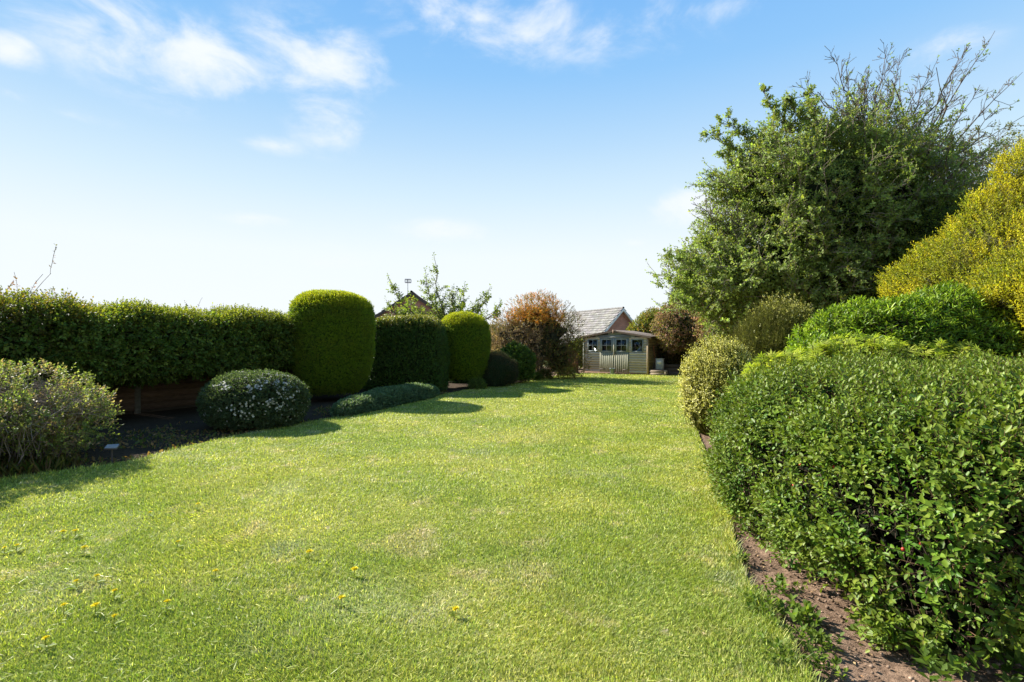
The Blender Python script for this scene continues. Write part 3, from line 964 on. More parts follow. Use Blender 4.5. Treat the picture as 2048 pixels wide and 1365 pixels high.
g = Geo(); box(g, (1.73, -.06, 1.02), (1.80, -.036, 1.09), (.05, .05, .05)); g.build('door_latch', M_DARKTRIM, shed)

# bucket before the doors
bk = empty('bucket', shed_to_world(1.72, -.32), 'grey metal bucket standing before the shed doors', 'bucket')
g = Geo(); n_ = 20; a = np.arange(n_) * 2 * math.pi / n_
def ringv(r_, z): return np.stack([np.cos(a) * r_, np.sin(a) * r_, np.full(n_, z)], 1)
V = np.concatenate([ringv(.10, .03), ringv(.105, .035), ringv(.14, .30), ringv(.146, .302), ringv(.146, .312), ringv(.135, .312), ringv(.10, .05), ringv(.001, .05)])
g.add(V, np.concatenate([np.stack([k * n_ + np.arange(n_), k * n_ + (np.arange(n_) + 1) % n_, (k + 1) * n_ + (np.arange(n_) + 1) % n_, (k + 1) * n_ + np.arange(n_)], 1) for k in range(7)]), (.3, .33, .34))
M_BUCKET = simple('galvanised_metal', (.26, .31, .33), .45, .5, 12, .25, .1, metal=.5)
g.build('bucket_body', M_BUCKET, bk, smooth=True)
g = Geo(); t_ = np.linspace(0, math.pi, 12); hp = np.stack([np.cos(t_) * .14, -.03 - np.sin(t_) * .05, .30 - np.sin(t_) * .09], 1)
g.tubes(hp[:-1], hp[1:], .004, .004, (.3, .3, .3), 5); g.build('handle', M_BUCKET, bk)

# grey slatted cabinet and leaning things by the right wall
cb = empty('plastic_cabinet', shed_to_world(3.68, .30), 'pale grey slatted cabinet with a white label, by the right wall of the shed', 'cabinet', rz=SHR + R(8))
M_PLAST = simple('grey_plastic', (.42, .44, .43), .5, .4, 10, .12, .1)
g = Geo(); box(g, (0, 0, .27), (.34, .28, .78), (.4, .4, .4)); box(g, (-.012, -.012, .78), (.352, .292, .81), (.4, .4, .4)); g.build('cabinet_body', M_PLAST, cb)
for k in range(5):
    g = Geo(); z = .30 + k * .045
    poly_prism(g, [(.03, -.004, z), (.03, -.022, z + .008), (.03, -.004, z + .034)], (.28, 0, 0), (.4, .4, .4)); g.build('vent_slat', M_PLAST, cb)
g = Geo(); box(g, (.06, -.012, .56), (.26, -.003, .70), (.8, .8, .8)); g.build('white_label', M_PAINT, cb)
pl = empty('timber_planter', shed_to_world(3.50, -.02), 'low planter of pale boards in front of the grey cabinet, at the shed corner', 'planter', rz=SHR + R(6))
g = Geo()
for k in range(2):
    box(g, (0, 0, .02 + k * .125), (.75, .03, .14 + k * .125), np.array((.28, .215, .15)) * (1 - .15 * k))
    box(g, (0, .4, .02 + k * .125), (.75, .43, .14 + k * .125), (.30, .24, .17)); box(g, (.722, .031, .02 + k * .125), (.748, .399, .14 + k * .125), (.34, .27, .19)); box(g, (.002, .031, .02 + k * .125), (.028, .399, .14 + k * .125), (.34, .27, .19))
g.build('planter_boards', M_BOARD, pl)
g = Geo(); box(g, (.03, .032, .02), (.72, .398, .235), (.1, .07, .05)); g.build('planter_soil', M_SOIL, pl)
g = Geo(); box(g, (.70, -.012, 0), (.76, -.001, .28), (.42, .33, .23)); g.build('planter_post', M_BOARDV, pl)
def leaner(name, label, cat, A, B, r_, col, head=None):
    A = Vector(A); B = Vector(B)
    e = empty(name, A, label, cat)
    g = Geo(); g.tubes([(0, 0, 0)], [tuple(B - A)], r_, r_ * .9, col, 8); g.build('shaft', M_BARK, e)
    if head:
        g = Geo(); d = (B - A).normalized(); x = Vector((math.cos(SHR), math.sin(SHR), 0)); n = d.cross(x)
        q = [x * -.08 + d * .05, x * .08 + d * .05, x * .085 + d * .32, x * -.085 + d * .32]
        poly_prism(g, [tuple(v + n * .03) for v in q], tuple(n * .012), (.1, .07, .05)); g.build('blade', M_BARK, e)
leaner('spade', 'brown handled spade leaning on the right wall of the shed above the cabinet', 'spade', shed_to_world(3.60, .62, .27), shed_to_world(3.47, .55, 1.45), .022, (.16, .07, .035), True)
leaner('timber_pole', 'dark pole leaning on the shed side to the right of the cabinet', 'pole', shed_to_world(4.05, .95, .03), shed_to_world(3.5, 1.1, 1.0), .028, (.07, .04, .025))

# sleeper steps right of shed
st = empty('sleeper_wall', (7.75, 24.6, 0), 'low wall of stacked dark timber sleepers to the right of the shed', 'retaining wall', rz=R(-8))
for k in range(3):
    g = Geo(); box(g, (-.9, k * .16, k * .17), (2.4, .22 + k * .16, k * .17 + .165), np.array((.13, .10, .075)) * (1 - .1 * k)); g.build('sleeper', M_BOARD, st)
# brown boarded fence piece left of the shed
fp = empty('fence_panel', (3.05, 25.9, 0), 'short red-brown wooden fence panel between the copper tree and the shed', 'fence', rz=R(-12))
g = Geo()
for k in range(6): box(g, (-.32 + k * .105, 0, .05), (-.32 + k * .105 + .10, .02, 1.08 + .0 * k), np.array((.20, .07, .05)) * random.uniform(.8, 1.15))
g.build('fence_boards', M_BOARDV, fp)
g = Geo(); box(g, (-.36, -.02, 1.082), (.36, .045, 1.12), (.26, .10, .07)); g.build('top_rail', M_BOARD, fp)
g = Geo(); box(g, (-.42, -.02, 0), (-.33, .06, 1.08), (.18, .07, .05)); g.build('post', M_BOARDV, fp)

# ------------------------------------------------------------------ left boundary fence
M_CONC = simple('old_concrete', (.22, .21, .17), .9, .2, 18, .3, .4)
fdir = math.atan2(6.4, 3.1)
fn = empty('boundary_fence', (-11.3, 6.9, 0), 'shaded timber fence with concrete posts running beneath the long left hedge', 'fence', rz=R(61))
for k in range(8):
    x = k * 1.85
    g = Geo(); box(g, (x - .055, -.055, -.1), (x + .055, .055, 1.5), (.2, .2, .18)); g.build('post', M_CONC, fn)
    if k < 7:
        g = Geo()
        for q in range(10):
            z = .06 + q * .14
            c = np.array((.17, .11, .07)) * random.uniform(.7, 1.25)
            poly_prism(g, [(x + .06, -.03, z), (x + .06, -.012, z + .15), (x + .06, .0, z + .15), (x + .06, .0, z)], (1.73, 0, 0), c)
        g.build('fence_boards', M_BOARD, fn)
        g = Geo(); box(g, (x + .06, .004, -.05), (x + 1.79, .035, .27), (.09, .07, .05)); g.build('gravel_board', M_BOARD, fn)

# ------------------------------------------------------------------ generic shrub
def shrub(name, label, cat, loc, hull_list, nsh, m, leaf, L, tmpl, cols, mat, depth=.18, up=.3, gap=.0, gapf=3.0, clump=.05, clumpf=2.5, core_in=.16,
          core_col=(.022, .035, .012), rnd=.5, flat=.6, open_=.9, jit=.14, wfun=None, zlo=None, droop=0.0, cw=None, group=None, young=None, part='foliage', seed=3, stemcol=(.10, .07, .04), stem=True, nocore=False, tops=None, cols2=None, c2f=1.2, c2t=0.0):
    root = empty(name, loc, label, cat, group)
    g = Geo(); off = np.array(loc)
    tot = sum(face_info(*h)[1].sum() for h in hull_list)
    for h in hull_list:
        n = int(nsh * face_info(*h)[1].sum() / tot)
        P, nn = scatter(h, n, (0, depth), zlo, gap, gapf, seed, wfun, clump, clumpf)
        d = nrm(nn + rand_dirs(len(P)) * rnd + np.array([0, 0, up]))
        k2 = np.zeros(len(P), bool) if cols2 is None else (vnoise(P, c2f, seed + 40) + .5 * vnoise(P, c2f * 2.7, seed + 41)) > c2t
        for kk, cc in ((~k2, cols), (k2, cols2)):
            if kk.any():
                shoots(g, P[kk] - off, d[kk], L * (.7 + .6 * rng.random(kk.sum())), m, leaf, tmpl, cc, 0, (stemcol, 1) if stem else None, .0022 * max(1, leaf / .04), flat, open_, jit, droop, cw, young)
        if tops is not None:  # brighter shoots on top: sunlit tips put into leaf colour, new growth on privet
            tn, tcols, tleaf, tL, tz = tops
            P, nn = scatter(h, int(tn * face_info(*h)[1].sum() / tot), (-.04, .06), None, 0, 3, seed + 60, lambda c, n: np.clip((c[:, 2] - tz) / .35 + n[:, 2] * .3, 0, 1) ** 1.5 + .0, clump, clumpf)
            d = nrm(nn * .5 + rand_dirs(len(P)) * .5 + np.array([0, 0, .8]))
            shoots(g, P - off, d, tL * (.6 + .8 * rng.random(len(P))), 6, tleaf, tmpl, tcols, 0, (stemcol, 1), .002, .4, .9, .15)
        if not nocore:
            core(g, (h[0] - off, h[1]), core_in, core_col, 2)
    g.build(part, [mat, M_BARK, M_CORE], root)
    return root

# --- left long hedge (overhanging the fence)
A = np.array([-10.3, 6.6]); B = np.array([-6.0, 14.9]); dd = (B - A) / np.linalg.norm(B - A); nn_ = np.array([dd[1], -dd[0]])
def strip(A, B, w1, w2):
    dd = (B - A) / np.linalg.norm(B - A); nn_ = np.array([dd[1], -dd[0]])
    pts = []
    for t in np.linspace(0, 1, 14): pts.append(tuple(A + (B - A) * t + nn_ * w2))
    for t in np.linspace(1, 0, 14): pts.append(tuple(A + (B - A) * t - nn_ * w1))
    return pts
def hedge_hull(A, B, halfw, zc, hh, n=4, amp=.1, freq=1.0, seed=1, na=40, ns=70, hf=None):
    """closed rounded-box tube along A-B"""
    A = np.asarray(A, float); B = np.asarray(B, float)
    dd = (B - A) / np.linalg.norm(B - A); sn = np.array([dd[1], -dd[0]])
    s = np.linspace(-1, 1, ns)
    endf = (1 - np.abs(s) ** 14).clip(0, 1) ** .5
    a = np.arange(na) * 2 * math.pi / na
    ca = np.sign(np.cos(a)) * np.abs(np.cos(a)) ** (2 / n); sa = np.sign(np.sin(a)) * np.abs(np.sin(a)) ** (2 / n)
    V = np.zeros((ns, na, 3))
    for i, si in enumerate(s):
        c = (A + B) / 2 + (B - A) / 2 * si
        h_ = hh * endf[i]; w_ = halfw * endf[i]
        V[i, :, 0] = c[0] + sn[0] * w_ * ca; V[i, :, 1] = c[1] + sn[1] * w_ * ca
        zz = zc + h_ * sa
        if hf is not None: zz = np.where(sa > 0, zz + hf(si) * sa, zz)
        V[i, :, 2] = zz
    V = V.reshape(-1, 3); F = grid_faces(ns, na)[:, ::-1]
    # make normals point outward
    n_, ar = face_info(V, F)
    cen = V[F].mean(1); c0 = np.array([(A[0] + B[0]) / 2, (A[1] + B[1]) / 2, zc])
    if ((cen - c0) * n_).sum(1).mean() < 0: F = F[:, ::-1]
    return displace(V, F, amp, freq, seed), F

C_IVY = [(.045, .105, .02), (.085, .165, .032), (.14, .22, .05), (.06, .13, .028)]
shrub('ivy_hedge', 'long dark green ivy-covered hedge along the left boundary, with its sunlit tips coloured yellow-green on top', 'hedge', (-8.0, 11.0, 0),
      [hedge_hull((-8.75, 9.2), (-5.5, 15.6), .72, 1.56, .58, 4, .2, .9, 4, hf=lambda s: .05 * math.sin(s * 9) + .05 * math.sin(s * 21))],
      14000, 6, .088, .19, T_LEAF4, C_IVY, M_LEAF, depth=.28, up=.2, clump=.15, core_in=.22, rnd=.7, droop=.25, gap=.3, tops=(5200, [(.15, .21, .03), (.21, .26, .05), (.11, .17, .03)], .066, .22, 1.85))  # tops: the backlit upper fringe is put into the leaf colour
shrub('bramble_hedge', 'taller rough dark hedge with russet tips at the far left, beyond the ivy hedge', 'hedge', (-10.6, 8.0, 0),
      [hedge_hull((-12.0, 4.9), (-8.3, 10.4), .95, 1.36, .86, 3.2, .18, .9, 8)],
      12000, 5, .085, .15, T_LEAF4, C_IVY + [(.10, .12, .03)], M_LEAF, depth=.3, up=.25, clump=.14, core_in=.24, rnd=.8, droop=.2, gap=.3, tops=(3000, [(.13, .18, .03), (.18, .16, .04), (.09, .14, .03)], .07, .26, 1.92))
# --- clipped topiaries
C_PRIV = [(.068, .158, .014), (.105, .21, .02), (.15, .25, .026), (.08, .175, .017)]
def gold_top(name, label, c, prof, n, seed, sx=1, sy=1, amp=.10):
    return shrub(name, label, 'topiary', (c[0], c[1], 0), [prof_hull(c, prof, amp, 1.6, seed, sx=sx, sy=sy)], n, 4, .040, .07, T_LEAF4, C_PRIV, M_LEAF, cols2=[(.10, .19, .02), (.17, .24, .03), (.06, .12, .014)], c2f=2.5, c2t=.35, tops=(n * .45, [(.27, .36, .02), (.34, .40, .03), (.18, .29, .02)], .04, .10, prof[-1][1] - .45),
                 depth=.07, up=.35, clump=.02, clumpf=4, core_in=.07, rnd=.45, gap=0, young=(.17, .28, .02), flat=.3, core_col=(.05, .085, .01))
gold_top('clipped_shrub', 'tall dome-topped clipped shrub, bright yellow-green, at the end of the ivy hedge', (-5.05, 14.4),
         [(.55, .22), (.82, .4), (.98, .8), (1.08, 1.3), (1.12, 1.8), (1.12, 2.2), (1.02, 2.55), (.80, 2.80), (.45, 2.92), (.02, 2.95)], 32000, 5)
gold_top('clipped_shrub', 'smaller round-topped yellow-green clipped shrub just right of the boxy dark hedge', (-1.72, 18.4),
         [(.6, .3), (.80, .7), (.88, 1.2), (.90, 1.7), (.82, 2.15), (.60, 2.42), (.3, 2.53), (.02, 2.56)], 18000, 9)
C_DARKH = [(.032, .09, .022), (.055, .13, .03), (.08, .16, .04), (.04, .10, .024)]
shrub('laurel_hedge', 'boxy dark glossy hedge between the two yellow-green clipped shrubs', 'hedge', (-3.3, 16.6, 0),
      [plan_hull([(-4.6, 16.2), (-2.35, 16.2), (-2.2, 17.2), (-2.4, 18.3), (-4.6, 18.0), (-4.9, 17)], 2.26, 0.05, 7, 0.0, .14, 1.3, 12)],
      13000, 5, .055, .09, T_LEAF4, C_DARKH, M_GLOSS, depth=.14, up=.5, clump=.05, core_in=.13, rnd=.5, gap=.15, tops=(2600, [(.16, .20, .06), (.22, .25, .08), (.09, .13, .04)], .06, .10, 1.98))
# --- white flowered dome
DM = prof_hull((-5.0, 10.0), [(.82, .05), (1.0, .3), (1.02, .55), (.92, .74), (.70, .90), (.4, .99), (.02, 1.02)], .06, 1.8, 21, sx=.92, sy=.9)
dome = shrub('flowering_shrub', 'low rounded grey-green shrub covered in small white flowers, in the left bed', 'shrub', (-5.0, 10.0, 0), [DM],
      9000, 5, .045, .07, T_LEAF4, [(.05, .10, .055), (.08, .13, .08), (.035, .07, .035)], M_LEAF, depth=.12, up=.3, clump=.03, core_in=.1, gap=.15, core_col=(.02, .03, .015))
g = Geo(); P, nn = scatter(DM, 4200, (-.04, .01), .12, 0, 3, 5, lambda c, n: (.25 + np.maximum(n[:, 2], 0) * 1.0) * (c[:, 2] > .15))
k = (vnoise(P, 4.5, 77) + .6 * vnoise(P, 11, 78)) > .08; P, nn = P[k], nn[k]
P = P - np.array([-5.0, 10.0, 0])
g.stamp(T_FLOWER[0], T_FLOWER[1], P, np.cross(nn, rand_dirs(len(P))), nn + rand_dirs(len(P)) * .3, .018 * (.7 + .6 * rng.random(len(P))), colmix([(.78, .76, .70), (.62, .6, .52)], len(P), .08))
g.build('flowers', M_PETAL, dome, kind='stuff')
# --- silver ground cover
shrub('ground_cover', 'low silvery blue-green mound of leaves along the lawn edge, right of the tall clipped shrub', 'ground cover', (-3.2, 13.3, 0),
      [plan_hull([(-3.95, 11.0), (-3.6, 10.85), (-3.1, 12.2), (-2.5, 14.0), (-2.15, 15.2), (-2.35, 15.9), (-3.0, 15.6), (-3.5, 13.8), (-4.0, 12.2)], .40, 0, 2.6, 0, .07, 2.2, 31, na=160)],
      6500, 6, .055, .06, T_LEAF4, [(.085, .17, .12), (.13, .22, .16), (.06, .12, .08)], M_LEAF, depth=.06, up=.8, clump=.03, core_in=.06, rnd=.4, gap=0, open_=1.2, flat=1.0)
# --- dark low mound
shrub('dark_shrub', 'low rounded dark green heather-like shrub right of the smaller clipped shrub', 'shrub', (-.65, 18.9, 0),
      [ball_hull((-.65, 18.9, .45), (.82, .8, .80), 2.0, .16, 1.5, 41, zmin=-.5)], 7000, 6, .035, .10, T_NEEDLE, [(.015, .04, .015), (.025, .055, .02)], M_LEAF, depth=.1, up=.6, core_in=.08)
shrub('broadleaf_shrub', 'small bright broad-leaved shrub at the foot of the copper tree', 'shrub', (.2, 20.0, 0),
      [ball_hull((.15, 20.0, .75), (.62, .55, .78), 2.0, .28, 1.5, 43, zmin=-.8)], 1900, 6, .10, .13, T_LEAF4, [(.06, .13, .025), (.10, .18, .04), (.04, .09, .02)], M_GLOSS, depth=.15, up=.4, core_in=.14, gap=.3)
shrub('low_bush', 'low dark bush filling the gap between the smaller clipped shrub and the heather-like mound', 'bush', (-1.5, 20.6, 0),
      [ball_hull((-1.5, 20.6, .4), (1.3, .5, .75), 2.2, .12, 1.5, 44, zmin=-.5)], 2200, 5, .07, .12, T_LEAF4, C_DARKH, M_LEAF, depth=.12, up=.4, core_in=.1)
# --- ferny bits in the far bed
for i, (x, y, s, lab) in enumerate([(1.35, 21.9, .3, 'tuft of pale leaves in the bed beneath the copper tree'), (2.5, 24.1, .35, 'green tuft by the red-brown fence panel'),
                                   (.95, 21.3, .22, 'small leafy clump at the lawn edge before the broad-leaved shrub'), (-1.2, 17.5, .25, 'small dark tuft between the smaller clipped shrub and the lawn')]):
    shrub('leafy_tuft', lab, 'plant', (x, y, 0), [ball_hull((x, y, s * .4), (s, s, s * .8), 2, .05, 2, 50 + i, 24, 12, zmin=-.4)], 260, 5, .09, .12, T_LONG, [(.07, .14, .03), (.12, .18, .05)], M_LEAF, depth=.1, up=.8, core_in=.1, nocore=True)

# ------------------------------------------------------------------ branches
def branch_path(p, d, L, nseg, bend, up=0.0, droop=0.0):
    pts = [Vector(p)]; d = Vector(d).normalized()
    for i in range(nseg):
        d = (d + Vector((random.gauss(0, bend), random.gauss(0, bend), random.gauss(0, bend) + up - droop * i / nseg))).normalized()
        pts.append(pts[-1] + d * (L / nseg))
    return pts

def grow(segs, tips, p, d, L, r, level, maxl, nchild, bend=.14, up=.03, spread=.75, ratio=.62, rend=.35):
    n = 7 if level < maxl else 5
    pts = branch_path(p, d, L, n, bend, up)
    for i in range(n):
        r0 = r * (1 - (1 - rend) * i / n); r1 = r * (1 - (1 - rend) * (i + 1) / n)
        segs.append((pts[i], pts[i + 1], r0, r1))
    if level >= maxl:
        for i in range(1, n + 1): tips.append((pts[i], (pts[i] - pts[i - 1]).normalized(), i / n))
        return
    for c in range(nchild[level]):
        t = random.uniform(.25, 1.0)
        k = min(int(t * n), n - 1)
        q = pts[k].lerp(pts[k + 1], t * n - k)
        ax = (pts[k + 1] - pts[k]).normalized()
        rd = Vector((random.gauss(0, 1), random.gauss(0, 1), random.gauss(0, 1)))
        rd = (rd - ax * rd.dot(ax)).normalized()
        cd = (ax * (1 - spread * .5) + rd * spread).normalized()
        grow(segs, tips, q, cd, L * ratio * random.uniform(.7, 1.2) * (1.15 - .4 * t), r * (1 - .6 * t) * .6, level + 1, maxl, nchild, bend, up, spread, ratio, rend)

def add_segs(g, segs, col, mat=0, sides=5, off=(0, 0, 0), rmin=.004, jit=0.1):
    if not segs: return
    o = np.array(off)
    A = np.array([tuple(s[0]) for s in segs]) - o; B = np.array([tuple(s[1]) for s in segs]) - o
    ra = np.maximum([s[2] for s in segs], rmin); rb = np.maximum([s[3] for s in segs], rmin)
    g.tubes(A, B, ra, rb, np.array(col)[None] * np.exp(rng.normal(size=(len(A), 1)) * jit), sides, mat)

def tips_arrays(tips, off, keep=1.0):
    T = [t for t in tips if random.random() < keep]
    return np.array([tuple(t[0]) for t in T]) - np.array(off), np.array([tuple(t[1]) for t in T])

# --- young cherry tree behind the far hedge
loc = (-2.75, 21.5, 0)
tr = empty('young_tree', loc, 'sparse young tree with pale green leaves on rising twigs, beside the red brick gable', 'tree')
segs, tips = [], []
random.seed(31)
trunk = branch_path(loc, (0, 0, 1), 2.2, 6, .05)
for i in range(6): segs.append((trunk[i], trunk[i + 1], .07, .065))
top = trunk[-1]
def px2w(px, py, Y): return Vector(((px - 1024) / 1024 * Y, Y, 1.65 + (682.5 - py) / 1024 * Y))
for (px, py, dy) in [(775, 548, -.6), (772, 600, .2), (868, 512, 0), (820, 590, .8), (930, 570, .3), (980, 575, -.3), (1003, 600, .4), (905, 575, -.8), (870, 600, .8), (950, 610, -.5), (850, 540, .5), (800, 620, -.5)]:
    tgt = px2w(px, py, 21.5 + dy)
    d0 = (tgt - top); L = d0.length
    pts = [top]; n = 10
    side = Vector((d0.x, d0.y, 0)) * .18
    for i in range(1, n + 1):
        t = i / n
        q = top.lerp(tgt, t) + side * math.sin(t * 3.14) - Vector((0, 0, .10 * L * math.sin(t * 3.14))) + Vector((random.gauss(0, .03), random.gauss(0, .05), random.gauss(0, .03)))
        if i == n: q = tgt
        pts.append(q)
    for i in range(n):
        segs.append((pts[i], pts[i + 1], .035 * (1 - i / n) + .007, .035 * (1 - (i + 1) / n) + .007))
        if i > 1: tips.append((pts[i + 1], (pts[i + 1] - pts[i]).normalized(), 1)); tips.append((pts[i].lerp(pts[i + 1], .5), (pts[i + 1] - pts[i]).normalized(), 1))
        if 1 < i < 9:
            for c in range(4):
                ax = (pts[i + 1] - pts[i]).normalized(); rd = Vector((random.gauss(0, 1), random.gauss(0, 1), random.gauss(0, 1) + .5)).normalized()
                grow(segs, tips, pts[i], ax * .55 + rd * .8, .75 * (1 - .55 * i / n) * random.uniform(.5, 1.1), .008, 1, 1, [0, 0])
g = Geo(); add_segs(g, segs, (.14, .11, .08), 0, 5, loc, .006); g.build('branches', M_BARK, tr)
g = Geo(); P, D = tips_arrays(tips, loc, .72)
shoots(g, P, D + rand_dirs(len(P)) * .5, .15, 5, .115, T_LEAF4, [(.13, .22, .05), (.19, .28, .07), (.10, .17, .04)], flat=.2, droop=.5, open_=1.1)
g.build('foliage', M_LEAF, tr)

# --- copper / orange tree
loc = (1.05, 22.2, 0)
cp = empty('copper_tree', loc, 'round copper tree with orange-bronze top and grey-pink lower twigs, left of the shed', 'tree')
segs, tips = [], []
for (dx, dy) in ((-.5, .1), (.1, -.2), (.5, .2), (-.1, .4)):
    grow(segs, tips, (loc[0] + dx * .3, loc[1] + dy * .3, 0), (dx * .7, dy * .6, 1), 1.9, .06, 0, 3, [5, 4, 3], spread=.8)
g = Geo(); add_segs(g, segs, (.20, .15, .12), 0, 5, loc, .005); g.build('branches', M_BARK, cp)
hs = [ball_hull((1.3, 22.3, 1.85), (1.45, 1.3, 1.4), 2.2, .6, .9, 61, zmin=-.9), ball_hull((0, 22.1, 1.75), (1.0, .9, .95), 2, .4, 1.2, 62), ball_hull((1.1, 22.2, 2.7), (.95, .9, .75), 2, .35, 1.4, 63), ball_hull((2.0, 22.4, 1.0), (.95, .9, 1.1), 2, .3, 1.2, 64, zmin=-.9)]
g = Geo(); off = np.array(loc)
for h in hs:
    P, nn = scatter(h, 3700, (-.35, .6), None, .5, 2.2, 8, None, .32, 1.6)
    d = nrm(nn + rand_dirs(len(P)) * .9 + np.array([0, 0, .35]))
    z = P[:, 2] + .35 * vnoise(P, 1.3, 5) + .25 * (P[:, 0] - 1.0) * (P[:, 0] < 1.0)
    top_ = (z > 2.35) & (P[:, 0] < 2.2)
    mid = ~top_ & (P[:, 0] > 1.3)
    low = ~top_ & ~mid
    for mk, cols in ((top_, [(.36, .17, .03), (.22, .18, .05), (.16, .18, .05), (.42, .20, .045)]), (mid, [(.075, .10, .035), (.13, .085, .05), (.10, .13, .045)]), (low, [(.24, .21, .19), (.13, .15, .09), (.30, .25, .24), (.18, .15, .12)])):
        shoots(g, P[mk] - off, d[mk], .14, 5, .062, T_LEAF4, cols, 0, ((.14, .09, .06), 1), .004, .3, .9, .2)
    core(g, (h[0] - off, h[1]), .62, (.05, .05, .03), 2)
g.build('foliage', [M_LEAF, M_BARK, M_CORE], cp)

# --- little green bush seen past the shed's left, and the one over its roof
shrub('garden_bush', 'yellow-green bush seen between the copper tree and the shed', 'bush', (4.0, 30.0, 0), [ball_hull((4.0, 30.0, .6), (.9, .7, 1.0), 2, .15, 1, 71, zmin=-.5)],
      1500, 5, .12, .15, T_LEAF4, [(.12, .19, .03), (.18, .23, .04)], M_LEAF, depth=.2, core_in=.2, up=.5)
shrub('garden_bush', 'yellow-green bush rising just behind the right half of the shed roof', 'bush', (7.25, 28.6, 0), [ball_hull((7.6, 28.6, 1.8), (1.05, .9, 1.3), 2, .3, .9, 72, zmin=-.95), ball_hull((7.9, 29, 2.6), (.65, .7, .85), 2, .25, 1.1, 73), ball_hull((8.9, 29, 2.3), (1.2, .8, 1.3), 2, .3, 1.1, 74)],
      3800, 5, .12, .16, T_LEAF4, [(.12, .18, .03), (.17, .22, .045), (.08, .13, .025), (.26, .2, .06)], M_LEAF, depth=.3, core_in=.3, up=.5, gap=.35)
# --- pinkish shrub behind right of shed
PK = [ball_hull((8.7, 24.6, 2.3), (1.6, 1.2, 1.25), 2, .6, .8, 75), ball_hull((10.0, 22.6, 2.35), (1.9, 1.3, 1.5), 2, .3, .8, 76), ball_hull((8.7, 25.9, 1.1), (1.9, .9, 1.3), 2, .2, .8, 77, zmin=-.9)]
pk = shrub('pink_shrub', 'large shrub with dusty pink new growth over dark leaves, right of the shed', 'shrub', (8.6, 23.6, 0), PK[:2],
      8500, 5, .10, .17, T_LEAF4, [(.17, .13, .13), (.27, .18, .20), (.12, .14, .07), (.13, .17, .06)], M_LEAF, depth=.5, core_in=.45, up=.4, gap=.45, clump=.2, rnd=.8)
g = Geo(); off = np.array((8.6, 23.6, 0)); P, nn = scatter(PK[2], 4500, (0, .3), .3)
shoots(g, P - off, nn + rand_dirs(len(P)) * .7, .15, 5, .1, T_LEAF4, [(.03, .05, .02), (.07, .06, .03)]); core(g, (PK[2][0] - off, PK[2][1]), .25, (.02, .02, .012), 2)
g.build('lower_foliage', [M_GLOSS, M_BARK, M_CORE], pk)

# --- conifer at the left edge of the big tree
cf = shrub('dark_conifer', 'dark green conifer peeping out at the left edge of the big tree', 'tree', (9.9, 27.8, 0),
      [prof_hull((9.8, 27.8), [(1.3, 1.0), (1.45, 2.0), (1.25, 3.0), (.95, 4.2), (.55, 5.3), (.15, 6.2), (.02, 6.5)], .25, 1.2, 81)],
      9000, 6, .09, .22, T_SPRIG, [(.02, .05, .025), (.035, .07, .03)], M_LEAF, depth=.35, up=.1, clump=.15, core_in=.3, gap=.3, droop=.2)
g = Geo(); g.tubes([(0, 0, -.05)], [(0, 0, 2.2)], .14, .11, (.1, .07, .05), 8); g.build('trunk', M_BARK, cf)

# --- the big ivy-clad hawthorn
loc = (10.4, 17.2, 0)
bt = empty('big_tree', loc, 'huge ivy-clad tree on the right with bare twigs reaching up from its crown', 'tree')
off = np.array(loc)
BT = [((10.2, 17, 5.7), (2.75, 2.3, 2.9)), ((11.2, 17, 7.1), (1.7, 1.5, 1.1)), ((8.5, 17.2, 3.85), (2.35, 2.0, 1.6)), ((10.2, 16.8, 3.0), (2.6, 2.0, 2.1)), ((12.6, 17.2, 5.2), (2.0, 2.0, 2.3)), ((8.9, 17.4, 6.0), (1.5, 1.5, 1.7)), ((7.45, 18.0, 3.6), (1.25, 1.2, 1.1)), ((12.2, 17.4, 2.6), (2.4, 1.8, 2.2))]
hs = [ball_hull(c, r_, 2, .38, .75, 90 + i, 72, 40) for i, (c, r_) in enumerate(BT)]
g = Geo()
C_HAW = [(.15, .26, .08), (.20, .32, .11), (.12, .20, .065), (.18, .28, .13)]
C_IV2 = [(.07, .13, .035), (.10, .17, .05), (.14, .21, .065)]
def inside_other(P, i, shrink=.86):
    r_ = np.zeros(len(P), bool)
    for j, (c, q) in enumerate(BT):
        if j == i: continue
        r_ |= (((P - np.array(c)) / (np.array(q) * shrink)) ** 2).sum(1) < 1
    return r_
PT = []
for i, h in enumerate(hs):
    area = face_info(*h)[1].sum()
    P, nn = scatter(h, int(area * 250), (-.25, .6), None, .7, 1.5, 100 + i, None, .35, 1.1)
    k = ~inside_other(P, i); P, nn = P[k], nn[k]
    d = nrm(nn + rand_dirs(len(P)) * .8 + np.array([0, 0, .25]))
    iv = (vnoise(P, .8, 55) > .12)
    shoots(g, P[~iv] - off, d[~iv], .20, 5, .085, T_LOBE, C_HAW, 0, ((.16, .12, .09), 1), .004, .5, .95, .2)
    shoots(g, P[iv] - off, d[iv], .18, 5, .085, T_LEAF4, C_IV2, 0, None, .004, .4, 1.0, .2)
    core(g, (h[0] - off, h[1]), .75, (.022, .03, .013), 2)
    PT.append((P, nn))
g.build('foliage', [M_LEAF, M_BARK, M_CORE], bt)
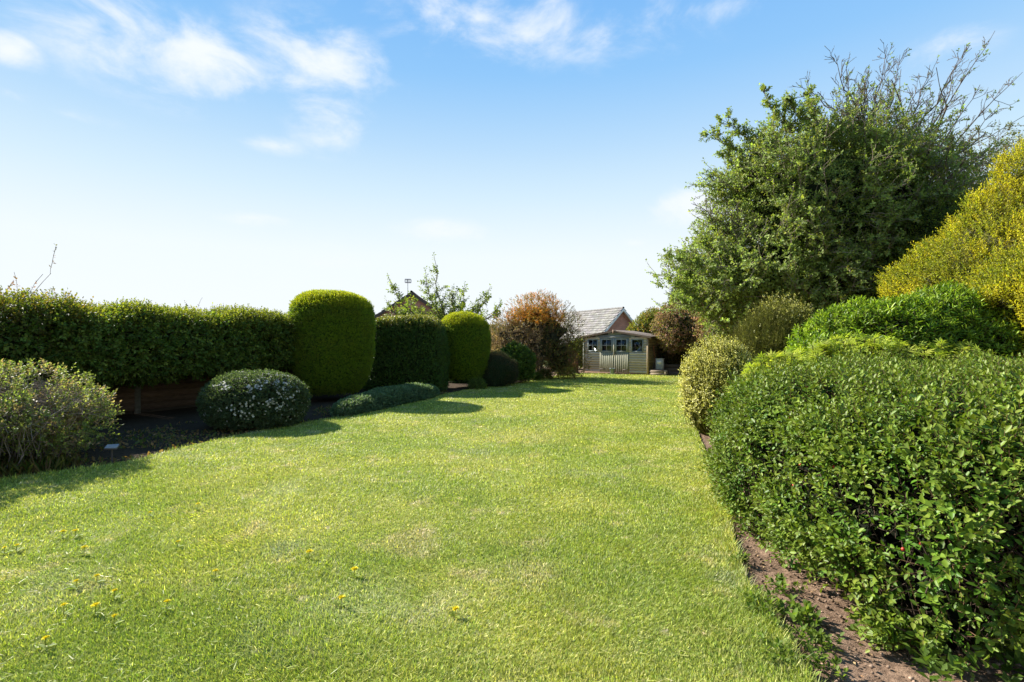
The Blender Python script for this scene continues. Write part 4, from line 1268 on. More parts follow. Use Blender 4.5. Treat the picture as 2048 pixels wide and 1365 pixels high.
# outward sprays
random.seed(5)
segs, tips, bare = [], [], []
def spray(p, d, L, r, leafy, nb=5, lvl=1):
    grow(segs if leafy else bare, tips if leafy else [], p, d, L, r, 0, 1, [nb, 0], bend=.10, up=.02, spread=.6, ratio=.5)
allP = np.concatenate([a for a, b in PT]); allN = np.concatenate([b for a, b in PT])
idx = rng.choice(len(allP), 1500, replace=False)
for i in idx:
    p = allP[i]; n = allN[i]
    if n[1] > .55: continue
    d = Vector(n) + Vector((random.gauss(0, .35) - .15, random.gauss(0, .3), random.gauss(0, .3) + .25))
    spray(Vector(p) - Vector(n) * .3, d, random.uniform(.7, 1.5), .014, True, 5)
# named long limbs at the outline (px, py start -> px, py end)
for (a, b, c, d, lf) in [(1560, 330, 1405, 255, 1), (1540, 400, 1420, 350, 1), (1560, 300, 1450, 235, 1), (1600, 280, 1520, 175, 1), (1640, 290, 1620, 180, 1), (1520, 480, 1415, 440, 1), (1480, 560, 1335, 505, 1), (1520, 450, 1392, 415, 0),
                         (1680, 270, 1700, 190, 0), (1650, 240, 1570, 200, 1), (1700, 280, 1740, 150, 0), (1500, 520, 1400, 480, 1), (1560, 360, 1440, 300, 1), (1450, 600, 1340, 560, 1), (1480, 600, 1350, 600, 1),
                         (1730, 290, 1775, 95, 0), (1770, 330, 1860, 130, 0), (1790, 340, 1990, 62, 0), (1800, 360, 2045, 145, 0), (1780, 300, 1830, 170, 0), (1800, 380, 1960, 170, 0), (1740, 260, 1660, 110, 0), (1720, 280, 1610, 160, 0),
                         (1810, 400, 2000, 210, 0), (1760, 280, 1800, 110, 0), (1800, 330, 1900, 190, 0), (1780, 320, 1940, 90, 0), (1750, 270, 1720, 150, 0), (1820, 420, 2010, 280, 0)]:
    Y0 = 16.6 + random.uniform(-.5, .5); p0 = px2w(a, b, Y0); p1 = px2w(c, d, Y0 + random.uniform(-.8, .8))
    n = 9; pts = [p0]
    for i in range(1, n + 1):
        t = i / n
        pts.append(p0.lerp(p1, t) + (Vector((random.gauss(0, .05), random.gauss(0, .05), random.gauss(0, .05) - .25 * math.sin(t * 3.14))) if i < n else Vector((0, 0, 0))))
    sg = segs if lf else bare
    r0 = .034 if not lf else .022
    for i in range(n):
        sg.append((pts[i], pts[i + 1], r0 * (1 - i / n) + .005, r0 * (1 - (i + 1) / n) + .005))
        if lf:
            tips.append((pts[i + 1], (pts[i + 1] - pts[i]).normalized(), 1)); tips.append((pts[i], (pts[i + 1] - pts[i]).normalized(), 1))
        ax = (pts[i + 1] - pts[i]).normalized()
        for c_ in range(3 if not lf else 3):
            rd = Vector((random.gauss(0, 1), random.gauss(0, 1), random.gauss(0, 1) + .3)).normalized()
            L_ = random.uniform(.35, 1.0) * (1.1 - .7 * i / n) * (1.2 if not lf else .8)
            tt = []
            grow(sg, tips if lf else tt, pts[i], ax * .75 + rd * .6, L_, .009, 0, 1, [3, 0], bend=.12, spread=.55, ratio=.5)
            if not lf: bare_t.extend(tt) if 'bare_t' in globals() else globals().__setitem__('bare_t', list(tt))
g = Geo(); add_segs(g, segs, (.24, .20, .16), 0, 4, loc, .007); add_segs(g, bare, (.13, .11, .095), 0, 5, loc, .0062)
trunkseg = []
grow(trunkseg, [], Vector((10.4, 17.2, -.1)), (0, .05, 1), 5.5, .28, 0, 2, [7, 4], bend=.08, spread=.8, rend=.4)
grow(trunkseg, [], Vector((10.7, 17.3, 2.5)), (.5, 0, 1), 5.5, .16, 0, 2, [6, 4], bend=.08, spread=.7, rend=.35)
add_segs(g, trunkseg, (.12, .10, .08), 0, 8, loc, .008)
g.build('branches', M_BARK, bt)
g = Geo(); P, D = tips_arrays(tips, loc, .8)
shoots(g, P, D + rand_dirs(len(P)) * .5, .12, 4, .088, T_LOBE, C_HAW + [(.17, .22, .06)], flat=.4, open_=1.2, jit=.2)
P, D = tips_arrays(bare_t, loc, .5)
shoots(g, P, D + rand_dirs(len(P)) * .3, .04, 2, .035, T_LEAF4, [(.10, .08, .05), (.11, .12, .05)], open_=.6)
P, D = tips_arrays(bare_t, loc, .05)
shoots(g, P, D + rand_dirs(len(P)) * .3, .08, 4, .075, T_LOBE, C_HAW, open_=1)
g.build('outer_leaves', M_LEAF, bt)

# --- second, looser tree behind on the right
loc = (18.5, 20.5, 0)
t2 = empty('airy_tree', loc, 'looser twiggy green tree behind the big tree, above the golden conifer', 'tree')
segs, tips = [], []
random.seed(77)
tk = branch_path(loc, (-.05, 0, 1), 5.0, 6, .05)
for i in range(6): segs.append((tk[i], tk[i + 1], .16 - .01 * i, .15 - .01 * i))
for (px, py) in [(1850, 420), (1880, 330), (1920, 270), (1960, 265), (2000, 245), (2030, 290), (1940, 330), (1990, 320), (1900, 400), (1870, 370), (2040, 340), (1930, 300), (1860, 300), (1980, 380), (1840, 360), (2080, 260), (2120, 320), (1890, 290), (2010, 300), (1950, 400), (1830, 470), (1800, 440), (1880, 460)]:
    p1 = px2w(px, py, 20.5 + random.uniform(-1.2, 1.2)); p0 = tk[random.randint(3, 6)]
    n = 10; pts = [p0]
    for i in range(1, n + 1):
        t = i / n
        pts.append(p0.lerp(p1, t) + Vector((random.gauss(0, .06), random.gauss(0, .08), random.gauss(0, .06) + .4 * math.sin(t * 3.14) * (1 if i < n else 0))))
    for i in range(n):
        segs.append((pts[i], pts[i + 1], .04 * (1 - i / n) + .006, .04 * (1 - (i + 1) / n) + .006))
        ax = (pts[i + 1] - pts[i]).normalized()
        if i > 2:
            for c_ in range(3):
                rd = Vector((random.gauss(0, 1), random.gauss(0, 1), random.gauss(0, 1))).normalized()
                grow(segs, tips, pts[i], ax * .6 + rd * .8, random.uniform(.5, 1.2), .009, 0, 1, [3, 0], bend=.12, spread=.6, ratio=.5)
g = Geo(); add_segs(g, segs, (.15, .12, .10), 0, 4, loc, .007); g.build('branches', M_BARK, t2)
g = Geo(); P, D = tips_arrays(tips, loc, .95)
shoots(g, P, D + rand_dirs(len(P)) * .5, .14, 3, .095, T_LEAF4, [(.09, .13, .04), (.13, .17, .06), (.07, .10, .03)], open_=1.2, jit=.2)
g.build('foliage', M_LEAF, t2)

# --- bright green conifer between
shrub('green_conifer', 'bright green feathery bush wedged between the big tree and the golden conifer', 'bush', (12.4, 14.8, 0),
      [ball_hull((12.4, 14.8, 3.7), (1.4, 1.2, 2.2), 2, .35, .9, 111), ball_hull((11.6, 14.6, 2.4), (1.5, 1.2, 2.2), 2, .3, .9, 112)], 10000, 6, .07, .18, T_SPRIG, [(.09, .17, .025), (.15, .22, .03), (.06, .11, .02)], M_LEAF, depth=.3, up=.5, clump=.2, core_in=.3, gap=.4)

# --- golden conifers
C_GOLD = [(.32, .375, .03), (.41, .45, .04), (.20, .28, .03), (.36, .375, .03)]
C_GOLD2 = [(.13, .20, .03), (.20, .27, .03), (.26, .30, .03)]
gc = shrub('golden_conifer', 'big golden-yellow conifer sloping up out of the right edge behind the green bushes', 'tree', (12.2, 11.0, 0),
      [prof_hull((12.75, 11.0), [(4.6, .2), (4.75, 1.2), (4.5, 2.2), (3.9, 3.2), (3.1, 4.1), (2.3, 5.0), (1.5, 5.9), (.8, 6.6), (.2, 7.1), (.02, 7.2)], .42, .8, 121, na=130, nt=90, sy=.8)],
      26000, 9, .062, .26, T_SPRIG, C_GOLD, M_LEAF, depth=.28, up=.55, clump=.28, clumpf=1.6, core_in=.30, gap=.5, gapf=2.4, rnd=.55, jit=.18, core_col=(.05, .05, .02), cols2=C_GOLD2, c2f=1.9, c2t=.02,
      wfun=lambda c, n: ((n[:, 1] < .35) & (n[:, 0] < .6)) * 1.0)
gc2 = shrub('golden_conifer', 'nearer golden-yellow conifer cut off by the right edge, just behind the big front bush', 'tree', (8.9, 7.6, 0),
      [prof_hull((8.9, 7.6), [(1.9, .2), (2.05, 1.0), (1.95, 1.8), (1.6, 2.5), (1.0, 3.1), (.4, 3.4), (.02, 3.5)], .26, 1.0, 123, na=110, nt=70)],
      15000, 9, .055, .23, T_SPRIG, C_GOLD, M_LEAF, depth=.24, up=.3, clump=.24, clumpf=1.8, core_in=.28, gap=.5, gapf=2.6, rnd=.55, jit=.18, core_col=(.05, .05, .02), cols2=C_GOLD2, c2f=1.9, c2t=.02,
      wfun=lambda c, n: ((n[:, 1] < .4) & (n[:, 0] < .6)) * 1.0)

# --- laurel bush
shrub('laurel_bush', 'bright glossy green laurel bush with upright leaf whorls, in front of the golden conifer', 'bush', (5.9, 8.0, 0),
      [ball_hull((6.3, 8.1, 1.2), (1.6, 1.1, 1.15), 2.2, .30, 1.3, 131, 90, 50, zmin=-.8), ball_hull((5.2, 8.0, .85), (.85, .8, .9), 2.2, .25, 1.3, 132, 80, 40, zmin=-.8)],
      9500, 8, .105, .13, T_LONG, [(.10, .21, .025), (.17, .30, .035), (.23, .38, .05), (.06, .14, .02)], M_GLOSS, depth=.22, up=.75, clump=.1, core_in=.22, gap=.35, gapf=3, rnd=.6, open_=1.0)

# --- brooms
def broom(name, label, c, rx, ry, h, nst, cols, fl, flcol, seed, flw=None, lean=(0, 0)):
    random.seed(seed)
    root = empty(name, (c[0], c[1], 0), label, 'shrub')
    n = nst
    a = rng.random(n) * 6.283; q = rng.random(n) ** .5
    A = np.stack([np.cos(a) * q * rx * .55, np.sin(a) * q * ry * .55, np.full(n, 0.0)], 1)
    B0 = np.stack([np.cos(a) * q * rx + lean[0] * h, np.sin(a) * q * ry + lean[1] * h, h * (1 - .30 * q ** 2.5) * (.3 + .7 * rng.random(n) ** .6)], 1)
    M0 = A * .45 + B0 * .55 + np.stack([np.cos(a) * q * rx * .2, np.sin(a) * q * ry * .2, np.zeros(n)], 1)
    jit_ = lambda s: rng.normal(size=(n, 3)) * s
    P1 = A * .6 + M0 * .4 + jit_(.03); P2 = M0 + jit_(.04); P3 = M0 * .45 + B0 * .55 + jit_(.03); P4 = B0
    g = Geo()
    cc = colmix(cols, n, .2)
    for (u, v, r1, r2) in ((A, P1, .008, .007), (P1, P2, .006, .005), (P2, P3, .0045, .004), (P3, P4, .0035, .002)):
        g.tubes(u, v, r1, r2, cc * (.8 if r1 > .005 else 1), 3, 0)
    # fine side twigs
    T = []; D = []
    for _ in range(16):
        t = .15 + .85 * rng.random((n, 1))
        p = np.where(t < .5, P2 + (P3 - P2) * t * 2, P3 + (P4 - P3) * (t * 2 - 1))
        d = nrm((P4 - P2) * 1.0 + rng.normal(size=(n, 3)) * .25 * h + np.array([0, 0, .25]))
        L_ = .10 + .16 * rng.random((n, 1))
        e = p + d * L_
        g.tubes(p, e, .0024, .0014, colmix(cols, n, .25), 3, 0)
        T.append(p); D.append(d); T.append((p + e) / 2); D.append(d)
    g.build('stems', M_LEAF, root)
    T = np.concatenate(T); D = np.concatenate(D)
    g = Geo(); k = rng.random(len(T)) < .55
    shoots(g, T[k], D[k], .06, 3, .022, T_LEAF4, cols, open_=.8, jit=.2); g.build('foliage', M_LEAF, root)
    k = rng.random(len(T)) < fl
    if flw is not None: k = k & (rng.random(len(T)) < flw(T))
    P = T[k] + D[k] * (.05 + .06 * rng.random((k.sum(), 1)))
    g = Geo(); shoots(g, P, D[k], .05, 3, .032, T_LEAF4, flcol, open_=1.1, jit=.12, flat=.5)
    g.build('flowers', M_PETAL, root, kind='stuff')
    return root
C_BR = [(.10, .14, .03), (.14, .18, .045), (.07, .10, .025), (.16, .18, .06)]
C_YF = [(.66, .62, .10), (.74, .70, .20), (.58, .55, .07), (.72, .68, .30)]
broom('yellow_broom', 'broom thick with pale yellow flowers at the lawn edge, left of the front bush', (3.66, 9.1), .54, .6, 1.66, 1100, C_BR, .75, C_YF, 3, lean=(.0, 0))
broom('olive_broom', 'taller olive-green broom with few flowers at its top right, behind the yellow broom', (5.15, 10.3), .88, .8, 2.5, 1900, C_BR, .5, C_YF, 4, flw=lambda T: np.clip((T[:, 0] * .8 + (T[:, 2] - 1.95) * 1.2), 0.02, 1), lean=(.08, 0))
yb = [o for o in bpy.data.objects if o.name == 'yellow_broom'][0]
random.seed(21); segs, tips = [], []
for i in range(14):
    p0 = Vector((-.02, 0, .05)); pts = branch_path(p0, (-1, random.uniform(-.8, .1), random.uniform(.4, 1.3)), random.uniform(.75, 1.05), 7, .06, 0, .16)
    for k in range(7):
        segs.append((pts[k], pts[k + 1], .004 - .0003 * k, .0037 - .0003 * k)); (tips.append((pts[k + 1], (pts[k + 1] - pts[k]).normalized(), 1)) if k > 2 else None)
g = Geo(); add_segs(g, segs, (.12, .11, .04), 0, 4, (0, 0, 0), .0018); g.build('arching_stems', M_BARK, yb)
g = Geo(); P, D = tips_arrays(tips, (0, 0, 0), .8); shoots(g, P, D, .05, 4, .034, T_LEAF4, C_YF, open_=1.1); g.build('spray_flowers', M_PETAL, yb, kind='stuff')
# --- lime green palmate plant
shrub('lime_maple', 'fresh lime-green plant with fingered leaves showing along the back of the big front bush', 'shrub', (4.6, 7.0, 0),
      [ball_hull((5.1, 7.0, .86), (1.6, .5, .72), 2.6, .12, 1.5, 141, 80, 40, zmin=-.8), ball_hull((3.6, 6.85, .80), (.6, .38, .60), 2.4, .10, 1.6, 142, 60, 36, zmin=-.8)],
      1700, 4, .16, .12, T_PALM, [(.24, .36, .06), (.32, .42, .09), (.18, .29, .05)], M_LEAF, depth=.12, up=.6, clump=.08, core_in=.2, gap=.55, rnd=.4, flat=1.5, open_=1.3, core_col=(.03, .05, .015))

# --- the big front bush
FB = [(1.93, 2.45), (1.90, 3.0), (1.90, 3.6), (1.95, 4.4), (2.14, 5.3), (2.50, 6.1), (3.3, 6.6), (4.6, 6.9), (6.2, 6.7), (7.6, 5.6), (7.8, 4.0), (6.6, 2.7), (4.9, 2.15), (3.5, 2.0), (2.6, 2.02), (2.2, 2.12)]
def fb_h(x, y):
    return 1.30 + .0 * np.exp(-((x - 4) / 1.2) ** 2 - ((y - 5.3) / 1.2) ** 2)
FBH = plan_hull(FB, 1.5, -.02, 3.7, .10, .10, 1.0, 151, na=330, nt=120, hfun=fb_h, center=(4.1, 4.4), smooth=2)
FV = FBH[0]
_f = np.clip((3.6 - FV[:, 1]) / 1.1, 0, 1) * np.clip((FV[:, 0] - 2.1) / .6, 0, 1)
FV[:, 1] += .75 * _f * np.clip(1 - FV[:, 2] / 1.05, 0, 1) ** .9     # the near side overhangs its foot
FV[:] = displace(FV, FBH[1], .24, 2.9, 155)     # billows of shoots with hollows between them
root = empty('big_front_bush', (3.9, 4.2, 0), 'very large glossy green evergreen bush with a few red berries filling the lower right', 'bush')
off = np.array([3.9, 4.2, 0])
C_FB = [(.030, .100, .012), (.050, .145, .017), (.080, .195, .025), (.035, .108, .014), (.044, .125, .016), (.12, .21, .033)]
g = Geo()
vis = lambda c, n: 1.0 * ((n[:, 0] < .55) & (n[:, 1] < .8))
def fbw(c, n):
    dist = np.hypot(c[:, 0], c[:, 1])
    w = np.clip(3.5 / dist, .35, 1.0)
    return w * vis(c, n) + .08
for (N, dep, lf, L_, young, kt) in ((19000, (-.05, .06), .044, .13, (.17, .23, .04), .0), (2600, (.05, .22), .046, .13, None, -.5)):
    P, nn = scatter(FBH, N, dep, None, 0, 3, 160, fbw)
    k = fbm(P, 2.9, 155) + .35 * vnoise(P, 9, 156) + .15 * np.clip(P[:, 2] - .6, -.5, .5) > kt
    P, nn = P[k], nn[k]
    d = nrm(nn * .8 + rand_dirs(len(P)) * .55 + np.array([-.05, 0, .35]))
    near = np.clip(1.25 - .06 * np.hypot(P[:, 0], P[:, 1]), .8, 1.2)
    shoots(g, P - off, d, L_ * (.7 + .8 * rng.random(len(P))), 8, lf * near * (.6 + .75 * rng.random(len(P))), T_LEAF6, C_FB, 0, ((.16, .09, .05), 1), .0018, .7, 1.0, .16, 0.0, None, young)
# longer reaching shoots
P, nn = scatter(FBH, 1800, (-.02, .08), .15, 0, 3, 170, fbw)
d = nrm(nn * .7 + rand_dirs(len(P)) * .4 + np.array([-.05, 0, .5]))
shoots(g, P - off, d, .25 * (.5 + .7 * rng.random(len(P))), 11, .046, T_LEAF6, C_FB, 0, ((.18, .10, .06), 1), .002, .7, .9, .15, 0, None, (.17, .24, .05))
core(g, (FBH[0] - off, FBH[1]), .30, (.010, .014, .007), 2)  # near-black shell, so the hollows between shoots look deeply shaded
M_FRONT = leaf_mat('evergreen_leaf', .22, .46, .22)
g.build('foliage', [M_FRONT, M_BARK, M_CORE], root)
# inner twigs
g = Geo(); P, nn = scatter(FBH, 3500, (.03, .2), .05, 0, 3, 171, fbw)
d = nrm(nn * .4 + rand_dirs(len(P)) * .8 + np.array([0, 0, .4])); g.tubes(P - off - d * .15, P - off + d * .15, .0035, .002, (.06, .042, .03), 4)
g.build('branches', M_BARK, root)
# berries / red spent buds
M_BERRY = simple('red_berry', (.45, .04, .02), .35, .5, 60, .25, 0)
bp, bn = scatter(FBH, 110, (-.04, .06), .15, 0, 3, 180, fbw)
for i in range(70):
    g = Geo(); p = bp[i] - off
    for q in range(1):
        c = p + np.array([random.gauss(0, .010), random.gauss(0, .010), random.gauss(0, .010)])
        r_ = random.uniform(.009, .014)
        a_ = np.arange(8) * math.pi / 4
        rings = [np.stack([np.cos(a_) * r_ * math.cos(t), np.sin(a_) * r_ * math.cos(t), np.full(8, r_ * math.sin(t))], 1) + c for t in (-1.5, -.8, 0, .8, 1.5)]
        g.add(np.concatenate(rings), grid_faces(5, 8), (.5, .05, .03))
    g.build('berry', M_BERRY, root, smooth=True)

g = Geo(); n = 150
P = np.stack([rng.uniform(1.95, 3.6, n), rng.uniform(2.25, 3.0, n), rng.random(n) * .12], 1)
shoots(g, P, nrm(rand_dirs(n) * .6 + np.array([0, -.2, 1.])), .08, 6, .07, T_LEAF4, [(.05, .11, .02), (.07, .14, .03)], 0, None, .002, 1.0, 1.2)
o = g.build('undergrowth', M_LEAF); tag(o, 'dark leafy undergrowth in the shade below the big front bush, bottom right corner', 'undergrowth', kind='stuff')
# --- left front shrub
loc = (-6.15, 6.9, 0)
ls = empty('deutzia_shrub', loc, 'twiggy shrub with fresh yellow-green shoots at the left edge of the picture', 'shrub')
off = np.array(loc)
HL = [ball_hull((-6.75, 6.9, .66), (1.1, .95, .54), 2.3, .12, 1.4, 191, 80, 44), ball_hull((-7.9, 6.6, .68), (1.1, .9, .54), 2.2, .12, 1.4, 192, 60, 40), ball_hull((-6.95, 5.55, .62), (.85, .8, .55), 2.2, .12, 1.4, 193, 60, 40)]
g = Geo()
for h in HL:
    P, nn = scatter(h, 5200, (-.06, .40), None, .55, 3.0, 195, None, .08, 2.5)
    d = nrm(nn * .6 + rand_dirs(len(P)) * .5 + np.array([.05, 0, .6]))
    shoots(g, P - off, d, .13, 6, .048, T_LEAF6, [(.14, .23, .08), (.20, .29, .11), (.10, .17, .06), (.24, .21, .19)], 0, ((.20, .14, .10), 1), .002, .5, .9, .2)
g.build('foliage', [M_LEAF, M_BARK], ls)
g = Geo(); random.seed(8); segs = []
for i in range(230):
    a_ = random.uniform(0, 6.28); q = random.random() ** .5
    bx = -6.95 + math.cos(a_) * q * .9; by = 6.8 + math.sin(a_) * q * .5
    tx = -7.1 + math.cos(a_) * q * 1.55; ty = 6.8 + math.sin(a_) * q * .95
    n = 6; p0 = Vector((bx, by, 0)); p1 = Vector((tx, ty, 1.14 - .32 * q ** 3 + random.uniform(-.25, .05)))
    pts = [p0.lerp(p1, t / n) + Vector((0, 0, .22 * math.sin(t / n * 3.14))) + Vector((random.gauss(0, .03), random.gauss(0, .03), 0)) for t in range(n + 1)]
    for k in range(n): segs.append((pts[k], pts[k + 1], .007 - .0008 * k, .0062 - .0008 * k))
    for k in range(2, n + 1):
        for _ in range(2):
            rd = Vector((random.gauss(0, 1), random.gauss(0, 1), random.gauss(0, 1))).normalized()
            segs.append((pts[k], pts[k] + rd * random.uniform(.1, .28), .003, .0015))
add_segs(g, segs, (.24, .19, .155), 0, 4, loc, .0018, .25); g.build('branches', M_BARK, ls)
# drooping grass-like leaves at the foot of it
g = Geo(); n = 2600
P = np.stack([rng.uniform(-8.6, -5.7, n), rng.uniform(5.8, 6.9, n), np.zeros(n)], 1)
P = P[(P[:, 1] > 5.75 + (P[:, 0] + 8.3) * .17) & ~inpoly(P[:, 0], P[:, 1], LAWN)]
d = nrm(np.array([0, 0, 1]) + rand_dirs(len(P)) * .55); g.stamp(T_LONG[0], T_LONG[1], P, d, rand_dirs(len(P)), .06 + .16 * rng.random(len(P)), colmix([(.05, .10, .02), (.10, .13, .04), (.12, .09, .05)], len(P)), 0, w=.35)
o = g.build('undergrowth', M_LEAF); tag(o, 'rough dark undergrowth beneath the twiggy shrub at the left edge', 'undergrowth', kind='stuff')

# --- solar lamp on a stake
sl = empty('solar_lamp', (-5.43, 6.95, 0), 'small solar garden light with a tilted grey panel on a stake, beside the left shrub', 'garden light', rz=R(15))
M_PANEL = simple('solar_panel', (.25, .27, .30), .25, .6, 20, .15, 0)
g = Geo(); ct, s_ = math.cos(R(22)), math.sin(R(22))
q = [(-.07, -.045 * ct, .215 - .045 * s_), (.07, -.045 * ct, .215 - .045 * s_), (.07, .045 * ct, .215 + .045 * s_), (-.07, .045 * ct, .215 + .045 * s_)]
poly_prism(g, q, (0, -.012 * s_, .012 * ct), (.3, .3, .3)); g.build('solar_panel', M_PANEL, sl)
g = Geo(); q = [(-.076, -.050 * ct, .200 - .050 * s_), (.076, -.050 * ct, .200 - .050 * s_), (.076, .050 * ct, .200 + .050 * s_), (-.076, .050 * ct, .200 + .050 * s_)]
poly_prism(g, q, (0, -.014 * s_, .0135 * ct), (.1, .1, .1)); g.build('lamp_head', M_DARKTRIM, sl)
g = Geo(); g.tubes([(0, 0, -.05)], [(0, 0, .20)], .011, .011, (.1, .1, .1), 8); g.build('stake', M_DARKTRIM, sl)

# --- sprigs above left hedge
random.seed(12)
def twig_clump(label, px, py, Y, base_z, n, spreadx, hgt, leafc, dens=.8):
    b = px2w(px, py, Y); b.z = base_z
    r_ = empty('twiggy_sprig', b, label, 'branch')
    segs, tips = [], []
    for i in range(n):
        grow(segs, tips, b - Vector((0, 0, .5)), (random.gauss(.1, .45 * spreadx / .4), random.gauss(0, .3), 1), (hgt + .5) * random.uniform(.6, 1.1), .009, 0, 1, [4, 0], bend=.1, spread=.5, ratio=.45)
    g = Geo(); add_segs(g, segs, (.14, .10, .07), 0, 4, b, .004); g.build('twigs', M_BARK, r_)
    g = Geo(); P, D = tips_arrays(tips, b, dens); shoots(g, P, D + rand_dirs(len(P)) * .4, .06, 3, .055, T_LEAF4, leafc, open_=1.1); g.build('foliage', M_LEAF, r_)
twig_clump('arching sprays with reddish leaves above the hedge in the far left corner', 5, 610, 9.6, 2.2, 9, .5, .85, [(.10, .12, .04), (.20, .10, .05)])
twig_clump('bare twigs poking above the middle of the ivy hedge', 385, 640, 13.2, 2.0, 8, .45, .55, [(.09, .08, .05)], .4)
twig_clump('few dark sprigs above the ivy hedge next to the taller rough hedge', 100, 610, 10.6, 2.1, 6, .35, .5, [(.08, .10, .04)], .5)

# ------------------------------------------------------------------ dandelions
M_DAND = leaf_mat('dandelion_petal', .2, .6, .2, (1, 1, 1), warm=(1, 1, 1))
DL = [(125, 1070, 'left one of the pair of dandelions out on the left of the lawn'), (150, 1070, 'right one of the pair of dandelions out on the left of the lawn'), (168, 1104, 'dandelion just below the close pair on the left of the lawn'),
      (8, 1103, 'dandelion at the very left edge of the picture'), (33, 1098, 'dandelion next to the one at the left picture edge'), (193, 1160, 'upper dandelion of the loose lower left cluster'),
      (152, 1171, 'faint small dandelion left of the upper one in the lower left cluster'), (228, 1191, 'dandelion at the right of the lower left cluster'), (127, 1222, 'pale dandelion beside a bare spot, leftmost low in the lower left cluster'),
      (190, 1222, 'bright dandelion at the bottom of the lower left cluster'), (333, 1214, 'lone dandelion right of the lower left cluster'), (228, 1243, 'tiny dandelion under the lower left cluster'), (90, 1290, 'lone dandelion near the lower left corner'),
      (355, 1090, 'dandelion in the grass above a dark weed, left of centre'), (300, 1030, 'small dandelion in the upper left lawn near the shadow'), (395, 1015, 'farthest dandelion on the left half of the lawn'),
      (682, 1207, 'bright dandelion low in the middle of the lawn, left one of the two brightest'), (910, 1226, 'bright dandelion low in the middle of the lawn, right one of the two brightest'), (708, 1148, 'dull dandelion above the left bright one in the middle of the lawn'),
      (618, 1112, 'small dandelion upper left of the middle pair'), (430, 1150, 'greenish half-open dandelion left of the middle of the lawn')]
for (px, py, lab) in DL:
    Y = 1.60 * 1024 / (py - 682.5); X = (px - 1024) / 1024 * Y
    big = 1.0 if 'bright' in lab or 'pair' in lab else .72
    d_ = empty('dandelion', (X, Y, .02), lab, 'dandelion', 'dandelions in the lawn')
    n_d = .031; hz_ = random.uniform(.050, .065)
    g = Geo(); g.tubes([(0, 0, 0)], [(.004, 0, hz_)], .002, .002, (.15, .2, .06), 5); g.build('stem', M_LEAF, d_)
    g = Geo(); n = 46; a_ = rng.random(n) * 6.283; el = rng.random(n) ** .8 * 1.2
    D = np.stack([np.cos(a_) * np.cos(el), np.sin(a_) * np.cos(el), np.sin(el) * .8 + .1], 1)
    g.stamp(T_LONG[0], T_LONG[1], np.tile([[.004, 0, hz_]], (n, 1)), D, np.tile([[0, 0, 1.]], (n, 1)), n_d * big * (1 - .35 * el / 1.2), colmix([(.86, .72, .02), (.88, .76, .04)], n, .06), 0, w=1.3)
    g.build('flower_head', M_DAND, d_)
    g = Geo(); n = 6; a_ = rng.random(n) * 6.283
    g.stamp(T_LONG[0], T_LONG[1], np.zeros((n, 3)) + np.array([0, 0, .012]), np.stack([np.cos(a_), np.sin(a_), .25 + .2 * rng.random(n)], 1), np.tile([[0, 0, 1.]], (n, 1)), .035 + .025 * rng.random(n), colmix([(.14, .24, .04), (.18, .28, .05)], n, .1), 0, w=1.3)
    g.build('leaf_rosette', M_LEAF, d_)

# ------------------------------------------------------------------ weeds and litter at the right lawn edge
WD_ = [(1515, 1205, .10, 'rounded leafy weed at the lawn edge beside the soil, topmost of the weeds there'), (1535, 1235, .11, 'weed at the soil edge, just below the topmost'), (1590, 1290, .12, 'weed on the lawn rim near the bottom right of the grass'),
       (1640, 1345, .10, 'weed at the bottom edge of the picture beside the bare soil'), (1600, 1240, .12, 'broad pale-leaved weed growing in the bare soil'), (1635, 1290, .12, 'bushy weed in the soil against the big bush'), (1560, 1180, .07, 'small weed by the lower leaves of the big bush'), (1480, 1130, .05, 'tiny weed in the soil where the bed narrows'), (1575, 1330, .10, 'spreading weed in the grass left of the lowest bare soil')]
for i, (px, py, s, lab) in enumerate(WD_):
    Y = 1.65 * 1024 / (py - 682.5); X = (px - 1024) / 1024 * Y
    r_ = empty('garden_weed', (X, Y, 0), lab, 'weed', 'weeds along the right bed')
    n = 16; P = np.stack([rng.normal(size=n) * s * .55, rng.normal(size=n) * s * .5, rng.random(n) * .02 + .01], 1)
    g = Geo(); shoots(g, P, nrm(rand_dirs(n) * .7 + np.array([0, 0, .9])), .055, 6, .040 if i != 4 else .065, T_LEAF6, [(.08, .16, .03), (.13, .22, .05), (.06, .12, .02)], 0, ((.10, .12, .04), 1), .0015, 1.0, 1.2)
    g.build('foliage', [M_LEAF, M_BARK], r_)
# clods, grit and leaf litter
g = Geo(); n = 4200
X = rng.uniform(1.3, 3.0, n); Y = rng.uniform(2.1, 6.2, n); k = ~inpoly(X, Y, LAWN); X, Y = X[k], Y[k]
P = np.stack([X, Y, rng.normal(size=len(X)) * .004], 1); s = .004 + .012 * rng.random(len(X)) ** 3
T = [(-1, 0, 0), (0, -1, .1), (1, 0, 0), (0, 1, 0), (.1, 0, .9), (0, 0, -.8)]
g.stamp(T, [[(0, 1, 4), (1, 2, 4), (2, 3, 4), (3, 0, 4), (1, 0, 5), (2, 1, 5), (3, 2, 5), (0, 3, 5)]], P, nrm(np.stack([rng.normal(size=len(X)), rng.normal(size=len(X)), np.zeros(len(X))], 1)), np.tile([[0, 0, 1.]], (len(X), 1)) + rand_dirs(len(X)) * .4, s, colmix([(.20, .14, .10), (.30, .21, .15), (.12, .08, .05)], len(X), .2))
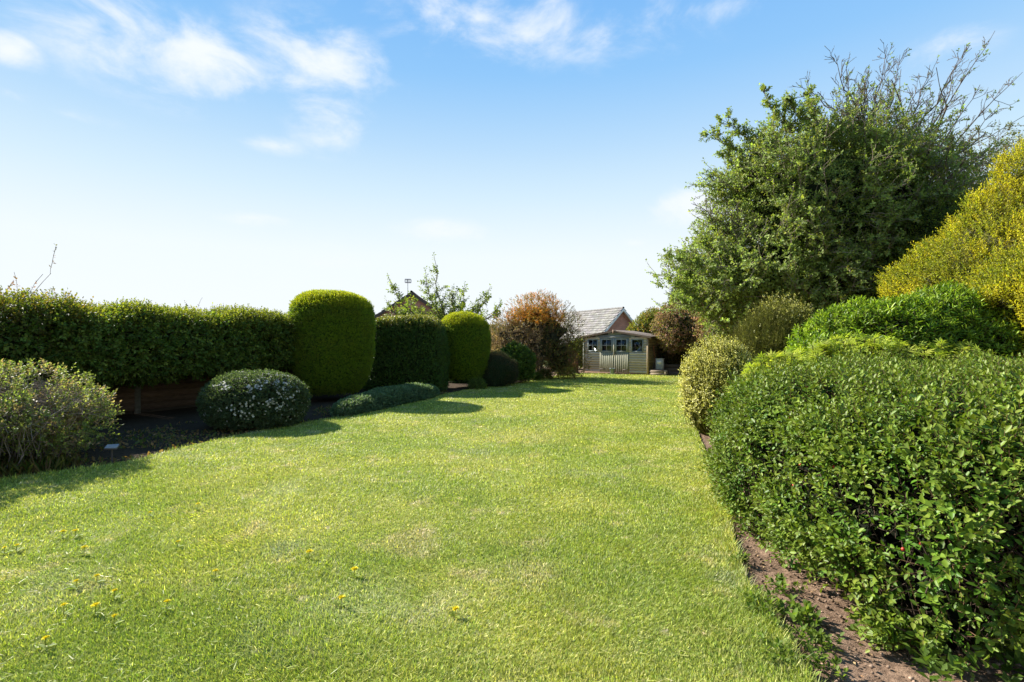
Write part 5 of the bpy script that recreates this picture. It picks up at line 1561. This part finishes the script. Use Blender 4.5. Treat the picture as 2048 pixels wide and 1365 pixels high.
n2 = 900; k = rng.choice(len(X), n2); g.stamp(T_LEAF4[0], T_LEAF4[1], P[k] + np.array([0, 0, .006]) + rng.normal(size=(n2, 3)) * np.array([.02, .02, .002]), nrm(rng.normal(size=(n2, 3)) * np.array([1, 1, .2])), np.tile([[0, 0, 1.]], (n2, 1)) + rand_dirs(n2) * .5, .022, colmix([(.28, .16, .08), (.20, .12, .07), (.34, .24, .12)], n2, .2))
o = g.build('soil_litter', simple('clods', (.3, .2, .15), .95, .1, 40, .2, 0, usecol=True)); tag(o, 'crumbs of soil and dead leaves on the bare bed edge', 'soil', kind='stuff')
# low litter and seedlings in the shaded left bed
g = Geo(); n = 20000
X = rng.uniform(-9, -2, n); Y = rng.uniform(6, 17, n); k = ~inpoly(X, Y, LAWN) & (polydist(X, Y, LAWN) < 2.2); X, Y = X[k], Y[k]; k = vnoise(np.stack([X, Y, X * 0], 1), 1.2, 7) > -.35; X, Y = X[k], Y[k]
P = np.stack([X, Y, np.zeros(len(X))], 1)
g.stamp(T_LEAF4[0], T_LEAF4[1], P, nrm(rand_dirs(len(X)) + np.array([0, 0, .6])), rand_dirs(len(X)) + np.array([0, 0, 1.]), .03 + .05 * rng.random(len(X)), colmix([(.09, .14, .05), (.16, .12, .08), (.07, .12, .04), (.22, .16, .10)], len(X), .2))
o = g.build('bed_litter', M_LEAF); tag(o, 'small seedlings and leaf litter on the shaded soil of the left bed', 'ground cover', kind='stuff')

# ------------------------------------------------------------------ greenery beyond the garden
for i, (x, y, rx, h, lab, c) in enumerate([(-16, 24, 4.5, 1.9, 'distant low dark bush beyond the taller rough hedge', (.05, .09, .025)), (-2.0, 30, 3.5, 2.3, 'distant bush in the gap between the smaller clipped shrub and the copper tree', (.10, .12, .06)),
                                          (16, 30, 5, 3.2, 'distant dark bush behind the pink shrub', (.05, .08, .025)), (4, 52, 9, 2.0, 'far low bush beyond the bungalow', (.06, .09, .04))]):
    shrub('distant_bush', lab, 'bush', (x, y, 0), [ball_hull((x, y, .2), (rx, 1.6, h), 2.3, .3, .6, 201 + i, 60, 24, zmin=-.1)], 3500, 5, .16, .22, T_LEAF4, [c, tuple(q * 1.5 for q in c)], M_LEAF, depth=.3, core_in=.3, gap=.2, clump=.2)
